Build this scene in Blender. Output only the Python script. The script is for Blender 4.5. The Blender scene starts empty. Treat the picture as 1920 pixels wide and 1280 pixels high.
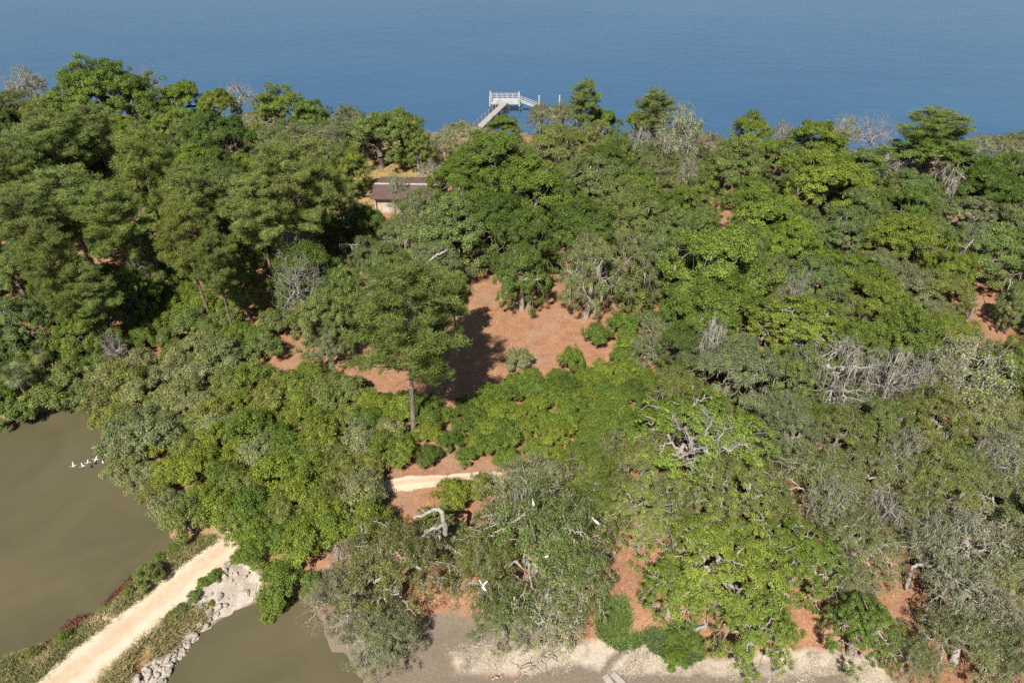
import bpy, math, random
import numpy as np
from mathutils import Vector, Euler

# ------------------------------------------------------------------ camera, sky, sun, exposure
scene = bpy.context.scene
CAM_H, PITCH, FPX = 46.0, math.radians(35.0), 1280.0
cam_data = bpy.data.cameras.new('camera')
cam_data.sensor_width = 36.0
cam_data.lens = 24.0
cam_data.clip_start = 0.5
cam_data.clip_end = 20000.0
cam = bpy.data.objects.new('camera', cam_data)
cam.location = (0, 0, CAM_H)
cam.rotation_euler = (math.pi / 2 - PITCH, 0, 0)
scene.collection.objects.link(cam)
scene.camera = cam

SUN_EL, SUN_AZ = math.radians(49), math.radians(197)      # azimuth clockwise from +Y
world = bpy.data.worlds.new('World')
scene.world = world
world.use_nodes = True
wn = world.node_tree.nodes
wl = world.node_tree.links
sky = wn.new('ShaderNodeTexSky')
sky.sky_type = 'NISHITA'
sky.sun_disc = False
sky.sun_elevation = SUN_EL
sky.sun_rotation = SUN_AZ
sky.air_density = 1.0
sky.dust_density = 0.6
sky.ozone_density = 1.4
wl.new(sky.outputs[0], wn['Background'].inputs[0])
wn['Background'].inputs[1].default_value = 0.058
sun_data = bpy.data.lights.new('sun', 'SUN')
sun_data.energy = 5.0
sun_data.angle = math.radians(0.53)
sun_data.color = (1.0, 0.95, 0.87)
sun = bpy.data.objects.new('sun', sun_data)
sdir = Vector((math.sin(SUN_AZ) * math.cos(SUN_EL), math.cos(SUN_AZ) * math.cos(SUN_EL), math.sin(SUN_EL)))
sun.rotation_euler = (-sdir).to_track_quat('-Z', 'Y').to_euler()
sun.location = (0, 0, 120)
scene.collection.objects.link(sun)
scene.view_settings.view_transform = 'Standard'
scene.view_settings.look = 'None'
scene.view_settings.exposure = 0.57
scene.render.filter_size = 1.2
scene.cycles.use_denoising = False
scene.view_settings.gamma = 1.0
scene.cycles.max_bounces = 6
scene.cycles.transparent_max_bounces = 4

# ------------------------------------------------------------------ helpers
C = scene.collection
RNG = np.random.default_rng(7)
random.seed(7)
SP, CP = math.sin(PITCH), math.cos(PITCH)


def at(px, py, z=1.2):
    """world point at height z seen at photograph pixel (px, py)"""
    u, v = (px - 960) / FPX, (640 - py) / FPX
    d = np.array([u, CP + v * SP, -SP + v * CP])
    t = (z - CAM_H) / d[2]
    return np.array([d[0] * t, d[1] * t, z]), t          # t = depth along the axis


def tag(o, label=None, cat=None, group=None, kind=None):
    if label: o['label'] = label
    if cat: o['category'] = cat
    if group: o['group'] = group
    if kind: o['kind'] = kind
    return o


def mk_mesh(name, verts, faces, mat=None, attrs=None, smooth=False):
    """verts (n,3); faces (m,k) array (all same size) or list of lists"""
    me = bpy.data.meshes.new(name)
    verts = np.asarray(verts, dtype=np.float32)
    if isinstance(faces, np.ndarray):
        m, k = faces.shape
        me.vertices.add(len(verts))
        me.vertices.foreach_set('co', verts.ravel())
        me.loops.add(m * k)
        me.loops.foreach_set('vertex_index', faces.astype(np.int32).ravel())
        me.polygons.add(m)
        me.polygons.foreach_set('loop_start', np.arange(0, m * k, k, dtype=np.int32))
        me.polygons.foreach_set('loop_total', np.full(m, k, dtype=np.int32))
    else:
        me.from_pydata([tuple(map(float, v)) for v in verts], [], faces)
    if attrs:
        for an, (dom, arr) in attrs.items():
            a = me.attributes.new(an, 'FLOAT', dom)
            a.data.foreach_set('value', np.asarray(arr, dtype=np.float32))
    if smooth:
        me.polygons.foreach_set('use_smooth', np.ones(len(me.polygons), dtype=bool))
    me.update(calc_edges=True)
    if mat: me.materials.append(mat)
    return me


def obj(name, me, parent=None, color=None, loc=None, rot=None, scale=None):
    o = bpy.data.objects.new(name, me)
    C.objects.link(o)
    if parent is not None: o.parent = parent
    if color is not None: o.color = (*color, 1.0)
    if loc is not None: o.location = loc
    if rot is not None: o.rotation_euler = rot
    if scale is not None: o.scale = scale
    return o


class MB:
    """collects boxes / bars / tubes into one mesh"""
    def __init__(s): s.v, s.f = [], []
    def add(s, v, f):
        b = len(s.v)
        s.v += [tuple(map(float, p)) for p in v]
        s.f += [[i + b for i in q] for q in f]
        return s
    def hexa(s, p):
        return s.add(p, [[3, 2, 1, 0], [4, 5, 6, 7], [0, 1, 5, 4], [1, 2, 6, 5], [2, 3, 7, 6], [3, 0, 4, 7]])
    def box(s, x0, x1, y0, y1, z0, z1):
        return s.hexa([(x0, y0, z0), (x1, y0, z0), (x1, y1, z0), (x0, y1, z0), (x0, y0, z1), (x1, y0, z1), (x1, y1, z1), (x0, y1, z1)])
    def bar(s, a, b, w, h):
        a, b = Vector(a), Vector(b)
        d = (b - a).normalized()
        side = d.cross(Vector((0, 0, 1)))
        side = Vector((1, 0, 0)) if side.length < 1e-4 else side.normalized()
        up = side.cross(d).normalized()
        P = []
        for e in (a, b):
            for sx, sz in ((-1, -1), (1, -1), (1, 1), (-1, 1)):
                P.append(e + side * (sx * w / 2) + up * (sz * h / 2))
        return s.hexa(P)
    def tube(s, pts, rads, n=8, cap=True):
        base = len(s.v)
        for i, (p, r) in enumerate(zip(pts, rads)):
            p = Vector(p)
            q = Vector(pts[min(i + 1, len(pts) - 1)]) - Vector(pts[max(i - 1, 0)])
            q.normalize()
            a = q.orthogonal().normalized()
            b = q.cross(a)
            for k in range(n):
                t = 2 * math.pi * k / n
                s.v.append(tuple(p + a * (r * math.cos(t)) + b * (r * math.sin(t))))
        for i in range(len(pts) - 1):
            for k in range(n):
                s.f.append([base + i * n + k, base + i * n + (k + 1) % n, base + (i + 1) * n + (k + 1) % n, base + (i + 1) * n + k])
        if cap:
            s.f.append([base + k for k in range(n)][::-1])
            s.f.append([base + (len(pts) - 1) * n + k for k in range(n)])
        return s
    def build(s, name, mat, parent=None, color=None, smooth=False):
        return obj(name, mk_mesh(name, s.v, s.f, mat, smooth=smooth), parent, color)


def empty(name, loc=(0, 0, 0), rz=0.0):
    o = bpy.data.objects.new(name, None)
    o.empty_display_size = 0.2
    C.objects.link(o)
    o.location = loc
    o.rotation_euler = (0, 0, rz)
    return o


# ------------------------------------------------------------------ materials
class NT:
    def __init__(s, name):
        s.m = bpy.data.materials.new(name)
        s.m.use_nodes = True
        s.n, s.l = s.m.node_tree.nodes, s.m.node_tree.links
        s.b = s.n['Principled BSDF']
        s.out = s.n['Material Output']
    def node(s, t, **kw):
        n = s.n.new(t)
        for k, v in kw.items(): setattr(n, k, v)
        return n
    def noise(s, scale, detail=4, rough=0.6, vec=None, dist=0.0):
        n = s.node('ShaderNodeTexNoise')
        n.inputs['Scale'].default_value = scale
        n.inputs['Detail'].default_value = detail
        n.inputs['Roughness'].default_value = rough
        n.inputs['Distortion'].default_value = dist
        if vec is not None: s.l.new(vec, n.inputs['Vector'])
        return n.outputs['Fac']
    def ramp(s, fac, stops):
        r = s.node('ShaderNodeValToRGB')
        e = r.color_ramp.elements
        while len(e) < len(stops): e.new(0.5)
        for i, (p, c) in enumerate(stops):
            e[i].position = p
            e[i].color = (c, c, c, 1) if isinstance(c, (int, float)) else (*c, 1)
        s.l.new(fac, r.inputs[0])
        return r.outputs[0]
    def mix(s, fac, a, b, mode='MIX'):
        m = s.node('ShaderNodeMix', data_type='RGBA', blend_type=mode)
        for sock, v in ((m.inputs[0], fac), (m.inputs[6], a), (m.inputs[7], b)):
            if isinstance(v, (int, float)): sock.default_value = v
            elif isinstance(v, tuple): sock.default_value = (*v, 1)
            else: s.l.new(v, sock)
        return m.outputs[2]
    def math(s, op, a, b=0.0, c=None):
        m = s.node('ShaderNodeMath', operation=op)
        for sock, v in zip(m.inputs, (a, b, c)):
            if v is None: continue
            if isinstance(v, (int, float)): sock.default_value = v
            else: s.l.new(v, sock)
        return m.outputs[0]
    def attr(s, name):
        return s.node('ShaderNodeAttribute', attribute_name=name).outputs['Fac']
    def pos(s):
        return s.node('ShaderNodeNewGeometry').outputs['Position']
    def objco(s):
        return s.node('ShaderNodeTexCoord').outputs['Object']
    def color(s, c): s.l.new(c, s.b.inputs['Base Color'])
    def bump(s, h, strength, dist=0.1):
        b = s.node('ShaderNodeBump')
        b.inputs['Strength'].default_value = strength
        b.inputs['Distance'].default_value = dist
        s.l.new(h, b.inputs['Height'])
        s.l.new(b.outputs[0], s.b.inputs['Normal'])
    def set(s, **kw):
        for k, v in kw.items(): s.b.inputs[k.replace('_', ' ')].default_value = v


def foliage_material():
    t = NT('foliage')
    oc = t.node('ShaderNodeObjectInfo').outputs['Color']
    lr, cr = t.attr('leaf_random'), t.attr('clump_random')
    val = t.math('MULTIPLY_ADD', lr, 1.0, 0.45)
    val2 = t.math('MULTIPLY_ADD', cr, 0.55, 0.72)
    c = t.mix(1.0, oc, t.mix(t.math('MULTIPLY', val, 1.0), (0, 0, 0), (1, 1, 1)), 'MULTIPLY')
    vm = t.node('ShaderNodeVectorMath', operation='SCALE')
    t.l.new(oc, vm.inputs[0])
    t.l.new(t.math('MULTIPLY', val, val2), vm.inputs['Scale'])
    # some leaves older and greyer, some clumps fresher
    old = t.ramp(lr, [(0.86, 0.0), (0.97, 0.4)])
    c = t.mix(old, vm.outputs[0], (0.25, 0.22, 0.11))
    fresh = t.ramp(cr, [(0.62, 0.0), (1.0, 0.38)])
    c = t.mix(fresh, c, t.mix(1.0, c, (1.25, 1.15, 0.8), 'MULTIPLY'))
    t.color(c)
    t.set(Roughness=0.62)
    t.b.inputs['Specular IOR Level'].default_value = 0.3
    tr = t.node('ShaderNodeBsdfTranslucent')
    t.l.new(t.mix(1.0, c, (1.25, 1.3, 0.55), 'MULTIPLY'), tr.inputs['Color'])
    ms = t.node('ShaderNodeMixShader')
    ms.inputs[0].default_value = 0.25
    t.l.new(t.b.outputs[0], ms.inputs[1])
    t.l.new(tr.outputs[0], ms.inputs[2])
    t.l.new(ms.outputs[0], t.out.inputs['Surface'])
    return t.m


def bark_material():
    t = NT('bark')
    oc = t.node('ShaderNodeObjectInfo').outputs['Color']
    p = t.objco()
    n = t.noise(2.2, 5, 0.65, p)
    mp = t.node('ShaderNodeMapping')
    mp.inputs['Scale'].default_value = (9, 9, 1.6)
    t.l.new(p, mp.inputs[0])
    n2 = t.noise(1.6, 4, 0.7, mp.outputs[0])
    k = t.ramp(n2, [(0.3, 0.45), (0.65, 1.25)])
    c = t.mix(1.0, oc, k, 'MULTIPLY')
    c = t.mix(t.ramp(n, [(0.5, 0.0), (0.75, 0.5)]), c, (0.34, 0.33, 0.27))
    t.color(c)
    t.set(Roughness=0.92)
    t.bump(n2, 0.6, 0.05)
    return t.m


def simple(name, c1, c2, scale=6, rough=0.85, bump=0.0, stretch=None):
    t = NT(name)
    p = t.objco()
    if stretch:
        mp = t.node('ShaderNodeMapping')
        mp.inputs['Scale'].default_value = stretch
        t.l.new(p, mp.inputs[0])
        p = mp.outputs[0]
    n = t.noise(scale, 5, 0.65, p)
    t.color(t.ramp(n, [(0.3, c1), (0.7, c2)]))
    t.set(Roughness=rough)
    if bump: t.bump(n, bump, 0.03)
    return t.m


M_LEAF = foliage_material()
M_BARK = bark_material()


def tint_material(name, rough=0.9, var=0.5):
    """object colour with per-blade variation"""
    t = NT(name)
    oc = t.node('ShaderNodeObjectInfo').outputs['Color']
    vm = t.node('ShaderNodeVectorMath', operation='SCALE')
    t.l.new(oc, vm.inputs[0])
    t.l.new(t.math('MULTIPLY_ADD', t.attr('leaf_random'), 2 * var, 1 - var), vm.inputs['Scale'])
    t.color(vm.outputs[0])
    t.set(Roughness=rough)
    t.b.inputs['Specular IOR Level'].default_value = 0.2
    return t.m


M_MOSS = tint_material('spanish_moss', 0.95, 0.45)
M_BLADE = tint_material('blades', 0.8, 0.5)


def ground_material():
    t = NT('ground')
    p = t.pos()
    big = t.noise(0.09, 4, 0.6, p)
    mid = t.noise(0.7, 5, 0.65, p)
    fine = t.noise(5.5, 5, 0.75, p)
    litter = t.noise(14, 3, 0.8, p)
    straw = t.ramp(mid, [(0.25, (0.26, 0.12, 0.07)), (0.5, (0.39, 0.195, 0.108)), (0.75, (0.46, 0.275, 0.16))])
    straw = t.mix(t.ramp(fine, [(0.35, 0.75), (0.6, 0.0)]), straw, (0.19, 0.095, 0.055))
    straw = t.mix(t.ramp(litter, [(0.55, 0.0), (0.72, 0.7)]), straw, (0.47, 0.32, 0.21))
    straw = t.mix(t.ramp(t.noise(0.28, 5, 0.7, p), [(0.48, 0.0), (0.66, 0.65)]), straw, (0.31, 0.225, 0.145))
    tan = t.ramp(fine, [(0.3, (0.30, 0.20, 0.085)), (0.7, (0.48, 0.33, 0.16))])
    tan = t.mix(t.ramp(mid, [(0.45, 0.0), (0.7, 0.7)]), tan, (0.22, 0.21, 0.07))
    sand = t.ramp(fine, [(0.3, (0.38, 0.315, 0.24)), (0.7, (0.60, 0.51, 0.40))])
    sand = t.mix(t.ramp(litter, [(0.55, 0.0), (0.75, 0.6)]), sand, (0.70, 0.62, 0.52))
    mud = t.ramp(fine, [(0.3, (0.16, 0.125, 0.09)), (0.7, (0.25, 0.20, 0.15))])
    mud = t.mix(t.ramp(litter, [(0.62, 0.0), (0.74, 0.6)]), mud, (0.44, 0.38, 0.29))
    def soft(a):     # ragged edge
        return t.ramp(t.math('ADD', t.attr(a), t.math('MULTIPLY', t.math('SUBTRACT', mid, 0.5), 0.9)), [(0.35, 0.0), (0.65, 1.0)])
    c = t.mix(soft('tan'), straw, tan)
    c = t.mix(soft('sand'), c, sand)
    c = t.mix(soft('mud'), c, mud)
    t.color(c)
    t.set(Roughness=0.95)
    t.b.inputs['Specular IOR Level'].default_value = 0.15
    t.bump(t.math('ADD', fine, litter), 0.5, 0.08)
    return t.m


def water_material(name, c_deep, c_shal, rough, wave_scale, bump, stretch=(1, 1, 1), spec=0.5, big_scale=0.02):
    t = NT(name)
    p = t.pos()
    mp = t.node('ShaderNodeMapping')
    mp.inputs['Scale'].default_value = stretch
    t.l.new(p, mp.inputs[0])
    w = t.noise(wave_scale, 4, 0.62, mp.outputs[0], 0.4)
    w2 = t.noise(wave_scale * 0.18, 3, 0.5, mp.outputs[0], 0.6)
    big = t.noise(big_scale, 5, 0.6, mp.outputs[0], 0.8)
    t.color(t.mix(t.ramp(big, [(0.35, 0.0), (0.7, 1.0)]), c_deep, c_shal))
    t.set(Roughness=rough, IOR=1.333)
    t.b.inputs['Specular IOR Level'].default_value = spec
    t.bump(t.math('ADD', w, t.math('MULTIPLY', w2, 1.6)), bump, 0.35)
    return t.m


M_GROUND = ground_material()
M_RIVER = water_material('river_water', (0.036, 0.094, 0.178), (0.044, 0.108, 0.192), 0.2, 0.9, 0.30, (0.55, 1.0, 1.0))
M_POND = water_material('pond_water', (0.094, 0.083, 0.043), (0.128, 0.106, 0.059), 0.07, 0.5, 0.07, big_scale=0.11)

# ------------------------------------------------------------------ layout: shore lines
def poly(px, z): return np.array([at(a, b, z)[0][:2] for a, b in px])


POND_Z, RIVER_Z, LAND_Z = 0.5, 0.0, 1.4
POND_L = poly([(-420, 760), (-120, 790), (0, 788), (40, 778), (100, 770), (180, 762), (196, 800), (210, 850), (232, 905), (262, 918), (300, 930), (305, 1000), (322, 1022),
               (250, 1085), (160, 1160), (70, 1205), (0, 1232), (-120, 1300), (-420, 1420), (-700, 1300)], POND_Z)
POND_R = poly([(487, 1122), (440, 1150), (392, 1182), (350, 1212), (322, 1252), (285, 1300), (200, 1420), (500, 1600), (760, 1500), (700, 1330), (668, 1265), (640, 1235), (615, 1190), (585, 1140), (540, 1118)], POND_Z)
RIVER = np.array([(-900, 176), (-140, 160), (-60, 150), (-22, 141.5), (0, 141), (20, 139.5), (45, 136), (70, 131), (112, 124), (200, 110), (900, 60), (900, 900), (-900, 900)])
ROAD_PX = [(-60, 1400), (30, 1335), (122, 1268), (212, 1195), (268, 1148), (327, 1100), (378, 1058), (428, 1020), (490, 985), (560, 958), (640, 934), (715, 913), (770, 904), (860, 899), (930, 893), (985, 888), (1060, 884), (1150, 876), (1260, 850)]
ROAD = np.array([at(a, b, LAND_Z)[0][:2] for a, b in ROAD_PX])
ROAD_W = [4.2, 4.2, 4.2, 4.3, 4.4, 4.4, 4.2, 3.8, 2.9, 2.4, 2.0, 1.7, 1.6, 1.6, 1.6, 1.5, 1.5, 1.4, 1.3]
TAN = [poly([(690, 300), (850, 290), (850, 345), (700, 400), (640, 380), (650, 340)], 1.3),
       poly([(590, 470), (680, 462), (690, 505), (600, 520)], 1.3),
       poly([(300, 270), (360, 270), (360, 295), (300, 295)], 1.3)]
SANDP = [poly([(430, 1045), (495, 1075), (490, 1125), (440, 1155), (392, 1188), (350, 1218), (322, 1258), (290, 1310), (240, 1310), (290, 1235), (340, 1160), (385, 1110)], 1.0),
         poly([(830, 1210), (960, 1190), (1080, 1205), (1160, 1190), (1230, 1200), (1330, 1235), (1420, 1215), (1550, 1215), (1640, 1230), (1690, 1290), (1690, 1400), (1020, 1400), (980, 1262), (860, 1262)], 0.7),
         poly([(700, 912), (790, 902), (990, 886), (1110, 874), (1110, 888), (900, 903), (720, 922)], 1.3)]
MUDP = [poly([(580, 1135), (640, 1150), (740, 1170), (800, 1180), (720, 1290), (640, 1280), (600, 1225)], 0.7), poly([(640, 1225), (740, 1190), (830, 1150), (920, 1160), (1010, 1130), (1060, 1175), (1000, 1215), (840, 1225), (850, 1262), (960, 1270), (1060, 1240), (1150, 1262), (1300, 1262), (1420, 1268), (1560, 1262), (1640, 1300), (1640, 1500), (560, 1500), (640, 1290)], 0.6)]
FLAT = poly([(650, 1215), (760, 1195), (860, 1170), (980, 1180), (1100, 1195), (1230, 1200), (1330, 1225), (1550, 1215), (1700, 1240), (1760, 1600), (500, 1600), (640, 1300)], 0.6)


def smooth_ring(P, n=3):
    out = []
    for i in range(len(P)):
        a, b, c, d = P[i - 1], P[i], P[(i + 1) % len(P)], P[(i + 2) % len(P)]
        for t in np.arange(n) / n:
            out.append(0.5 * (2 * b + (c - a) * t + (2 * a - 5 * b + 4 * c - d) * t * t + (3 * b - a - 3 * c + d) * t ** 3))
    return np.array(out)


POND_L, POND_R = smooth_ring(POND_L), smooth_ring(POND_R)


def sdf(P, X, Y):
    """signed distance, positive outside"""
    X, Y = np.asarray(X, float), np.asarray(Y, float)
    d = np.full(X.shape, 1e18)
    inside = np.zeros(X.shape, bool)
    n = len(P)
    for i in range(n):
        a, b = P[i], P[(i + 1) % n]
        e = b - a
        t = np.clip(((X - a[0]) * e[0] + (Y - a[1]) * e[1]) / max(e @ e, 1e-9), 0, 1)
        d = np.minimum(d, (X - a[0] - t * e[0]) ** 2 + (Y - a[1] - t * e[1]) ** 2)
        c = ((a[1] > Y) != (b[1] > Y))
        with np.errstate(divide='ignore', invalid='ignore'):
            xi = a[0] + (Y - a[1]) / (b[1] - a[1] + 1e-12) * e[0]
        inside ^= c & (X < xi)
    return np.where(inside, -1, 1) * np.sqrt(d)


def wob(X, Y, s, seed):
    r = np.random.default_rng(seed)
    h = np.zeros(np.shape(X))
    for k in range(7):
        a = r.uniform(0, 2 * math.pi)
        f = s * r.uniform(0.6, 2.2)
        h = h + np.sin((np.cos(a) * X + np.sin(a) * Y) * f + r.uniform(0, 7)) / 7
    return h


def height(X, Y):
    X, Y = np.asarray(X, float), np.asarray(Y, float)
    w = wob(X, Y, 1.1, 1) * 0.9 + wob(X, Y, 3.1, 6) * 0.35
    sl, sr, sv = sdf(POND_L, X, Y) + w, sdf(POND_R, X, Y) + w, sdf(RIVER, X, Y) + w * 2
    h = LAND_Z + 0.25 * wob(X, Y, 0.12, 2) + 0.10 * wob(X, Y, 0.9, 3)
    for s, z, k in ((sl, POND_Z, 0.42), (sr, POND_Z, 0.30), (sv, RIVER_Z, 0.22)):
        h = np.minimum(h, z + np.clip(s * k, -1.5, 9))
    f = sdf(FLAT, X, Y)
    hf = POND_Z + 0.10 + 0.05 * wob(X, Y, 0.5, 4)
    h = np.where(sr > 0, np.minimum(h, np.where(f < 0, hf, hf + f * 0.3)), h)
    return h


def hz(x, y): return float(height(np.array([x]), np.array([y]))[0])


def axis(a, b, step, edges):
    m = np.arange(a, b + step / 2, step)
    return np.concatenate([np.array(edges[0]), m, np.array(edges[1])])


gx = axis(-150, 150, 0.75, ([-900, -600, -400, -280, -200, -170], [170, 200, 280, 400, 600, 900]))
gy = axis(14, 166, 0.75, ([-600, -300, -120, -40, -10, 5], [175, 190, 240, 320]))
GX, GY = np.meshgrid(gx, gy)
GZ = height(GX, GY) + 0.035 * RNG.standard_normal(GX.shape)
nx, ny = len(gx), len(gy)
idx = np.arange(nx * ny).reshape(ny, nx)
gf = np.stack([idx[:-1, :-1], idx[:-1, 1:], idx[1:, 1:], idx[1:, :-1]], -1).reshape(-1, 4)


def mask(polys, X, Y, soft):
    m = np.zeros(X.shape)
    for P in polys: m = np.maximum(m, np.clip(0.5 - sdf(P, X, Y) / (2 * soft), 0, 1))
    return m


rd = np.full(GX.shape, 1e9)
for a, b in zip(ROAD[:-1], ROAD[1:]):
    e = b - a
    tt = np.clip(((GX - a[0]) * e[0] + (GY - a[1]) * e[1]) / (e @ e), 0, 1)
    rd = np.minimum(rd, np.hypot(GX - a[0] - tt * e[0], GY - a[1] - tt * e[1]))
sandm = np.maximum(mask(SANDP, GX, GY, 0.8), np.clip(1.35 - rd / 2.6, 0, 1) * 0.9 * (GX < -16))
near_w = np.minimum(np.abs(sdf(POND_L, GX, GY)), np.abs(sdf(POND_R, GX, GY)))
mudm = np.maximum(mask(MUDP, GX, GY, 0.8), np.clip(0.9 - (GZ - POND_Z) / 0.25, 0, 1) * (GZ < 1.0) * (sdf(RIVER, GX, GY) > 8) * 0.8)
mudm = np.maximum(mudm, np.clip(1.1 - sdf(RIVER, GX, GY) / 9.0, 0, 0.85))
g_attrs = {'tan': ('POINT', np.maximum(mask(TAN, GX, GY, 1.5), np.clip(1.2 - rd / 5, 0, 0.6) * (GX < -12) * (GY < 50)).ravel()),
           'sand': ('POINT', sandm.ravel()), 'mud': ('POINT', mudm.ravel())}
tag(obj('ground', mk_mesh('ground', np.stack([GX.ravel(), GY.ravel(), GZ.ravel()], 1), gf, M_GROUND, g_attrs, smooth=True)), kind='structure')


def sheet(name, P, z, mat, label):
    me = mk_mesh(name, [(x, y, z) for x, y in P], [list(range(len(P)))], mat)
    return tag(obj(name, me), kind='structure')


def grow(P, d):        # push a ring outwards a little so that the bank hides its rim
    c = P.mean(0)
    v = P - c
    return c + v * (1 + d / np.linalg.norm(v, axis=1, keepdims=True))


sheet('river', np.array([(-9000, 120), (-200, 120), (0, 120), (120, 104), (300, 80), (9000, -200), (9000, 9000), (-9000, 9000)]), RIVER_Z, M_RIVER, '')
sheet('pond', grow(POND_L, 3.0), POND_Z, M_POND, '')
sheet('pond', grow(POND_R, 3.0), POND_Z, M_POND, '')


def spline(P, n):
    P = np.asarray(P, float)
    out = []
    Q = np.vstack([2 * P[0] - P[1], P, 2 * P[-1] - P[-2]])
    for i in range(1, len(Q) - 2):
        for t in np.linspace(0, 1, n, endpoint=False):
            a, b, c, d = Q[i - 1:i + 3]
            out.append(0.5 * (2 * b + (c - a) * t + (2 * a - 5 * b + 4 * c - d) * t * t + (3 * b - a - 3 * c + d) * t ** 3))
    out.append(P[-1])
    return np.array(out)


def road():
    t = NT('sand_track')
    p = t.pos()
    n1, n2, n3 = t.noise(0.35, 4, 0.6, p), t.noise(2.2, 5, 0.7, p), t.noise(11, 4, 0.8, p)
    tr = t.attr('across')
    c = t.ramp(n2, [(0.3, (0.50, 0.36, 0.235)), (0.7, (0.62, 0.475, 0.33))])
    rut = t.ramp(t.math('ADD', tr, t.math('MULTIPLY', t.math('SUBTRACT', n1, 0.5), 0.5)), [(0.15, 0.0), (0.4, 0.8), (0.62, 0.8), (0.85, 0.0)])
    c = t.mix(rut, c, (0.66, 0.535, 0.40))
    c = t.mix(t.ramp(n3, [(0.55, 0.0), (0.72, 0.5)]), c, (0.46, 0.32, 0.20))
    c = t.mix(t.ramp(n1, [(0.5, 0.0), (0.68, 0.5)]), c, (0.50, 0.33, 0.20))
    t.color(c)
    t.set(Roughness=0.95)
    t.b.inputs['Specular IOR Level'].default_value = 0.15
    t.bump(t.math('ADD', n2, n3), 0.5, 0.06)
    S = spline(ROAD, 14)
    W = np.interp(np.linspace(0, 1, len(S)), np.linspace(0, 1, len(ROAD_W)), ROAD_W)
    T = np.gradient(S, axis=0)
    T /= np.linalg.norm(T, axis=1, keepdims=True)
    Nn = np.stack([-T[:, 1], T[:, 0]], 1)
    prof = np.linspace(-1, 1, 15)
    V, A = [], []
    for i in range(len(S)):
        wl_ = W[i] * 0.5 * (1 + 0.12 * math.sin(i * 0.31) + 0.08 * math.sin(i * 0.83 + 1) + RNG.normal(0, 0.05))
        for q in prof:
            xy = S[i] + Nn[i] * q * wl_
            z = 0.045 * (1 - abs(q) ** 5) - 0.06 * abs(q) ** 8 - 0.03 * math.exp(-((abs(q) - 0.5) / 0.18) ** 2) + 0.05
            V.append((xy[0], xy[1], z))
            A.append(abs(q))
    V = np.array(V)
    V[:, 2] += height(V[:, 0], V[:, 1])
    k = len(prof)
    f = [[i * k + j, i * k + j + 1, (i + 1) * k + j + 1, (i + 1) * k + j] for i in range(len(S) - 1) for j in range(k - 1)]
    tag(obj('sand_road', mk_mesh('sand_road', V, np.array(f), t.m, {'across': ('POINT', A)}, smooth=True)), kind='structure')


road()

# ------------------------------------------------------------------ plants: skeletons, leaves, moss
def unit(v): return v / np.maximum(np.linalg.norm(v, axis=-1, keepdims=True), 1e-9)


class Skel:
    """branches as tubes: collected rings -> one quad mesh"""
    def __init__(s, rng): s.rng, s.V, s.F, s.n = rng, [], [], 0; s.segs = []
    def tube(s, P, R, k=5):
        P = np.asarray(P, float)
        T = unit(np.gradient(P, axis=0))
        ref = np.array([0.31, 0.77, 0.55])
        A = unit(np.cross(T, ref))
        B = np.cross(T, A)
        th = np.arange(k) * 2 * math.pi / k
        ring = P[:, None] + np.asarray(R)[:, None, None] * (np.cos(th)[None, :, None] * A[:, None] + np.sin(th)[None, :, None] * B[:, None])
        m = len(P)
        i = np.arange(m * k).reshape(m, k)
        f = np.stack([i[:-1], np.roll(i, -1, 1)[:-1], np.roll(i, -1, 1)[1:], i[1:]], -1).reshape(-1, 4)
        s.V.append(ring.reshape(-1, 3))
        s.F.append(f + s.n)
        s.n += m * k
    def limb(s, a, da, b, ra, rb, gn, k=5, m=5):
        L = np.linalg.norm(b - a)
        t = np.linspace(0, 1, m)[:, None]
        c = a + da * L * 0.45
        P = (1 - t) ** 2 * a + 2 * t * (1 - t) * c + t * t * b
        j = s.rng.normal(0, 1, P.shape) * L * gn
        j[0] = 0; j[-1] = 0
        P = P + j
        s.tube(P, np.linspace(ra, rb, m), k)
        s.segs.append((P, (ra + rb) / 2))
        return unit(P[-1] - P[-2])
    def grow(s, pos, d, pts, rmin, gn, ex=0.5, rpar=None):
        n = len(pts)
        r = rmin * n ** ex
        if n == 1:
            s.limb(pos, d, pts[0], min(r * 1.15, rpar or 9), rmin * 0.6, gn, 3, 4)
            return
        c = pts.mean(0)
        b = pos + (c - pos) * s.rng.uniform(0.32, 0.55)
        r2 = rmin * max(n * 0.8, 1) ** ex
        d2 = s.limb(pos, d, b, min(r * 1.05, rpar or 9), r2, gn, 6 if n > 8 else 4, 5 if n > 3 else 4)
        # split by two/three far seeds
        u = unit(pts - b)
        i0 = s.rng.integers(n)
        i1 = int(np.argmin(u @ u[i0]))
        i2 = int(np.argmin(np.maximum(u @ u[i0], u @ u[i1])))
        seeds = [i0, i1] + ([i2] if n > 5 and s.rng.random() < 0.5 else [])
        lab = np.argmax(u @ u[seeds].T, axis=1)
        for q in range(len(seeds)):
            g = pts[lab == q]
            if len(g): s.grow(b, unit(d2 * 0.5 + unit(g.mean(0) - b)), g, rmin, gn, ex, r2)
    def mesh(s, name, mat):
        return mk_mesh(name, np.vstack(s.V), np.vstack(s.F), mat, smooth=True)


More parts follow.
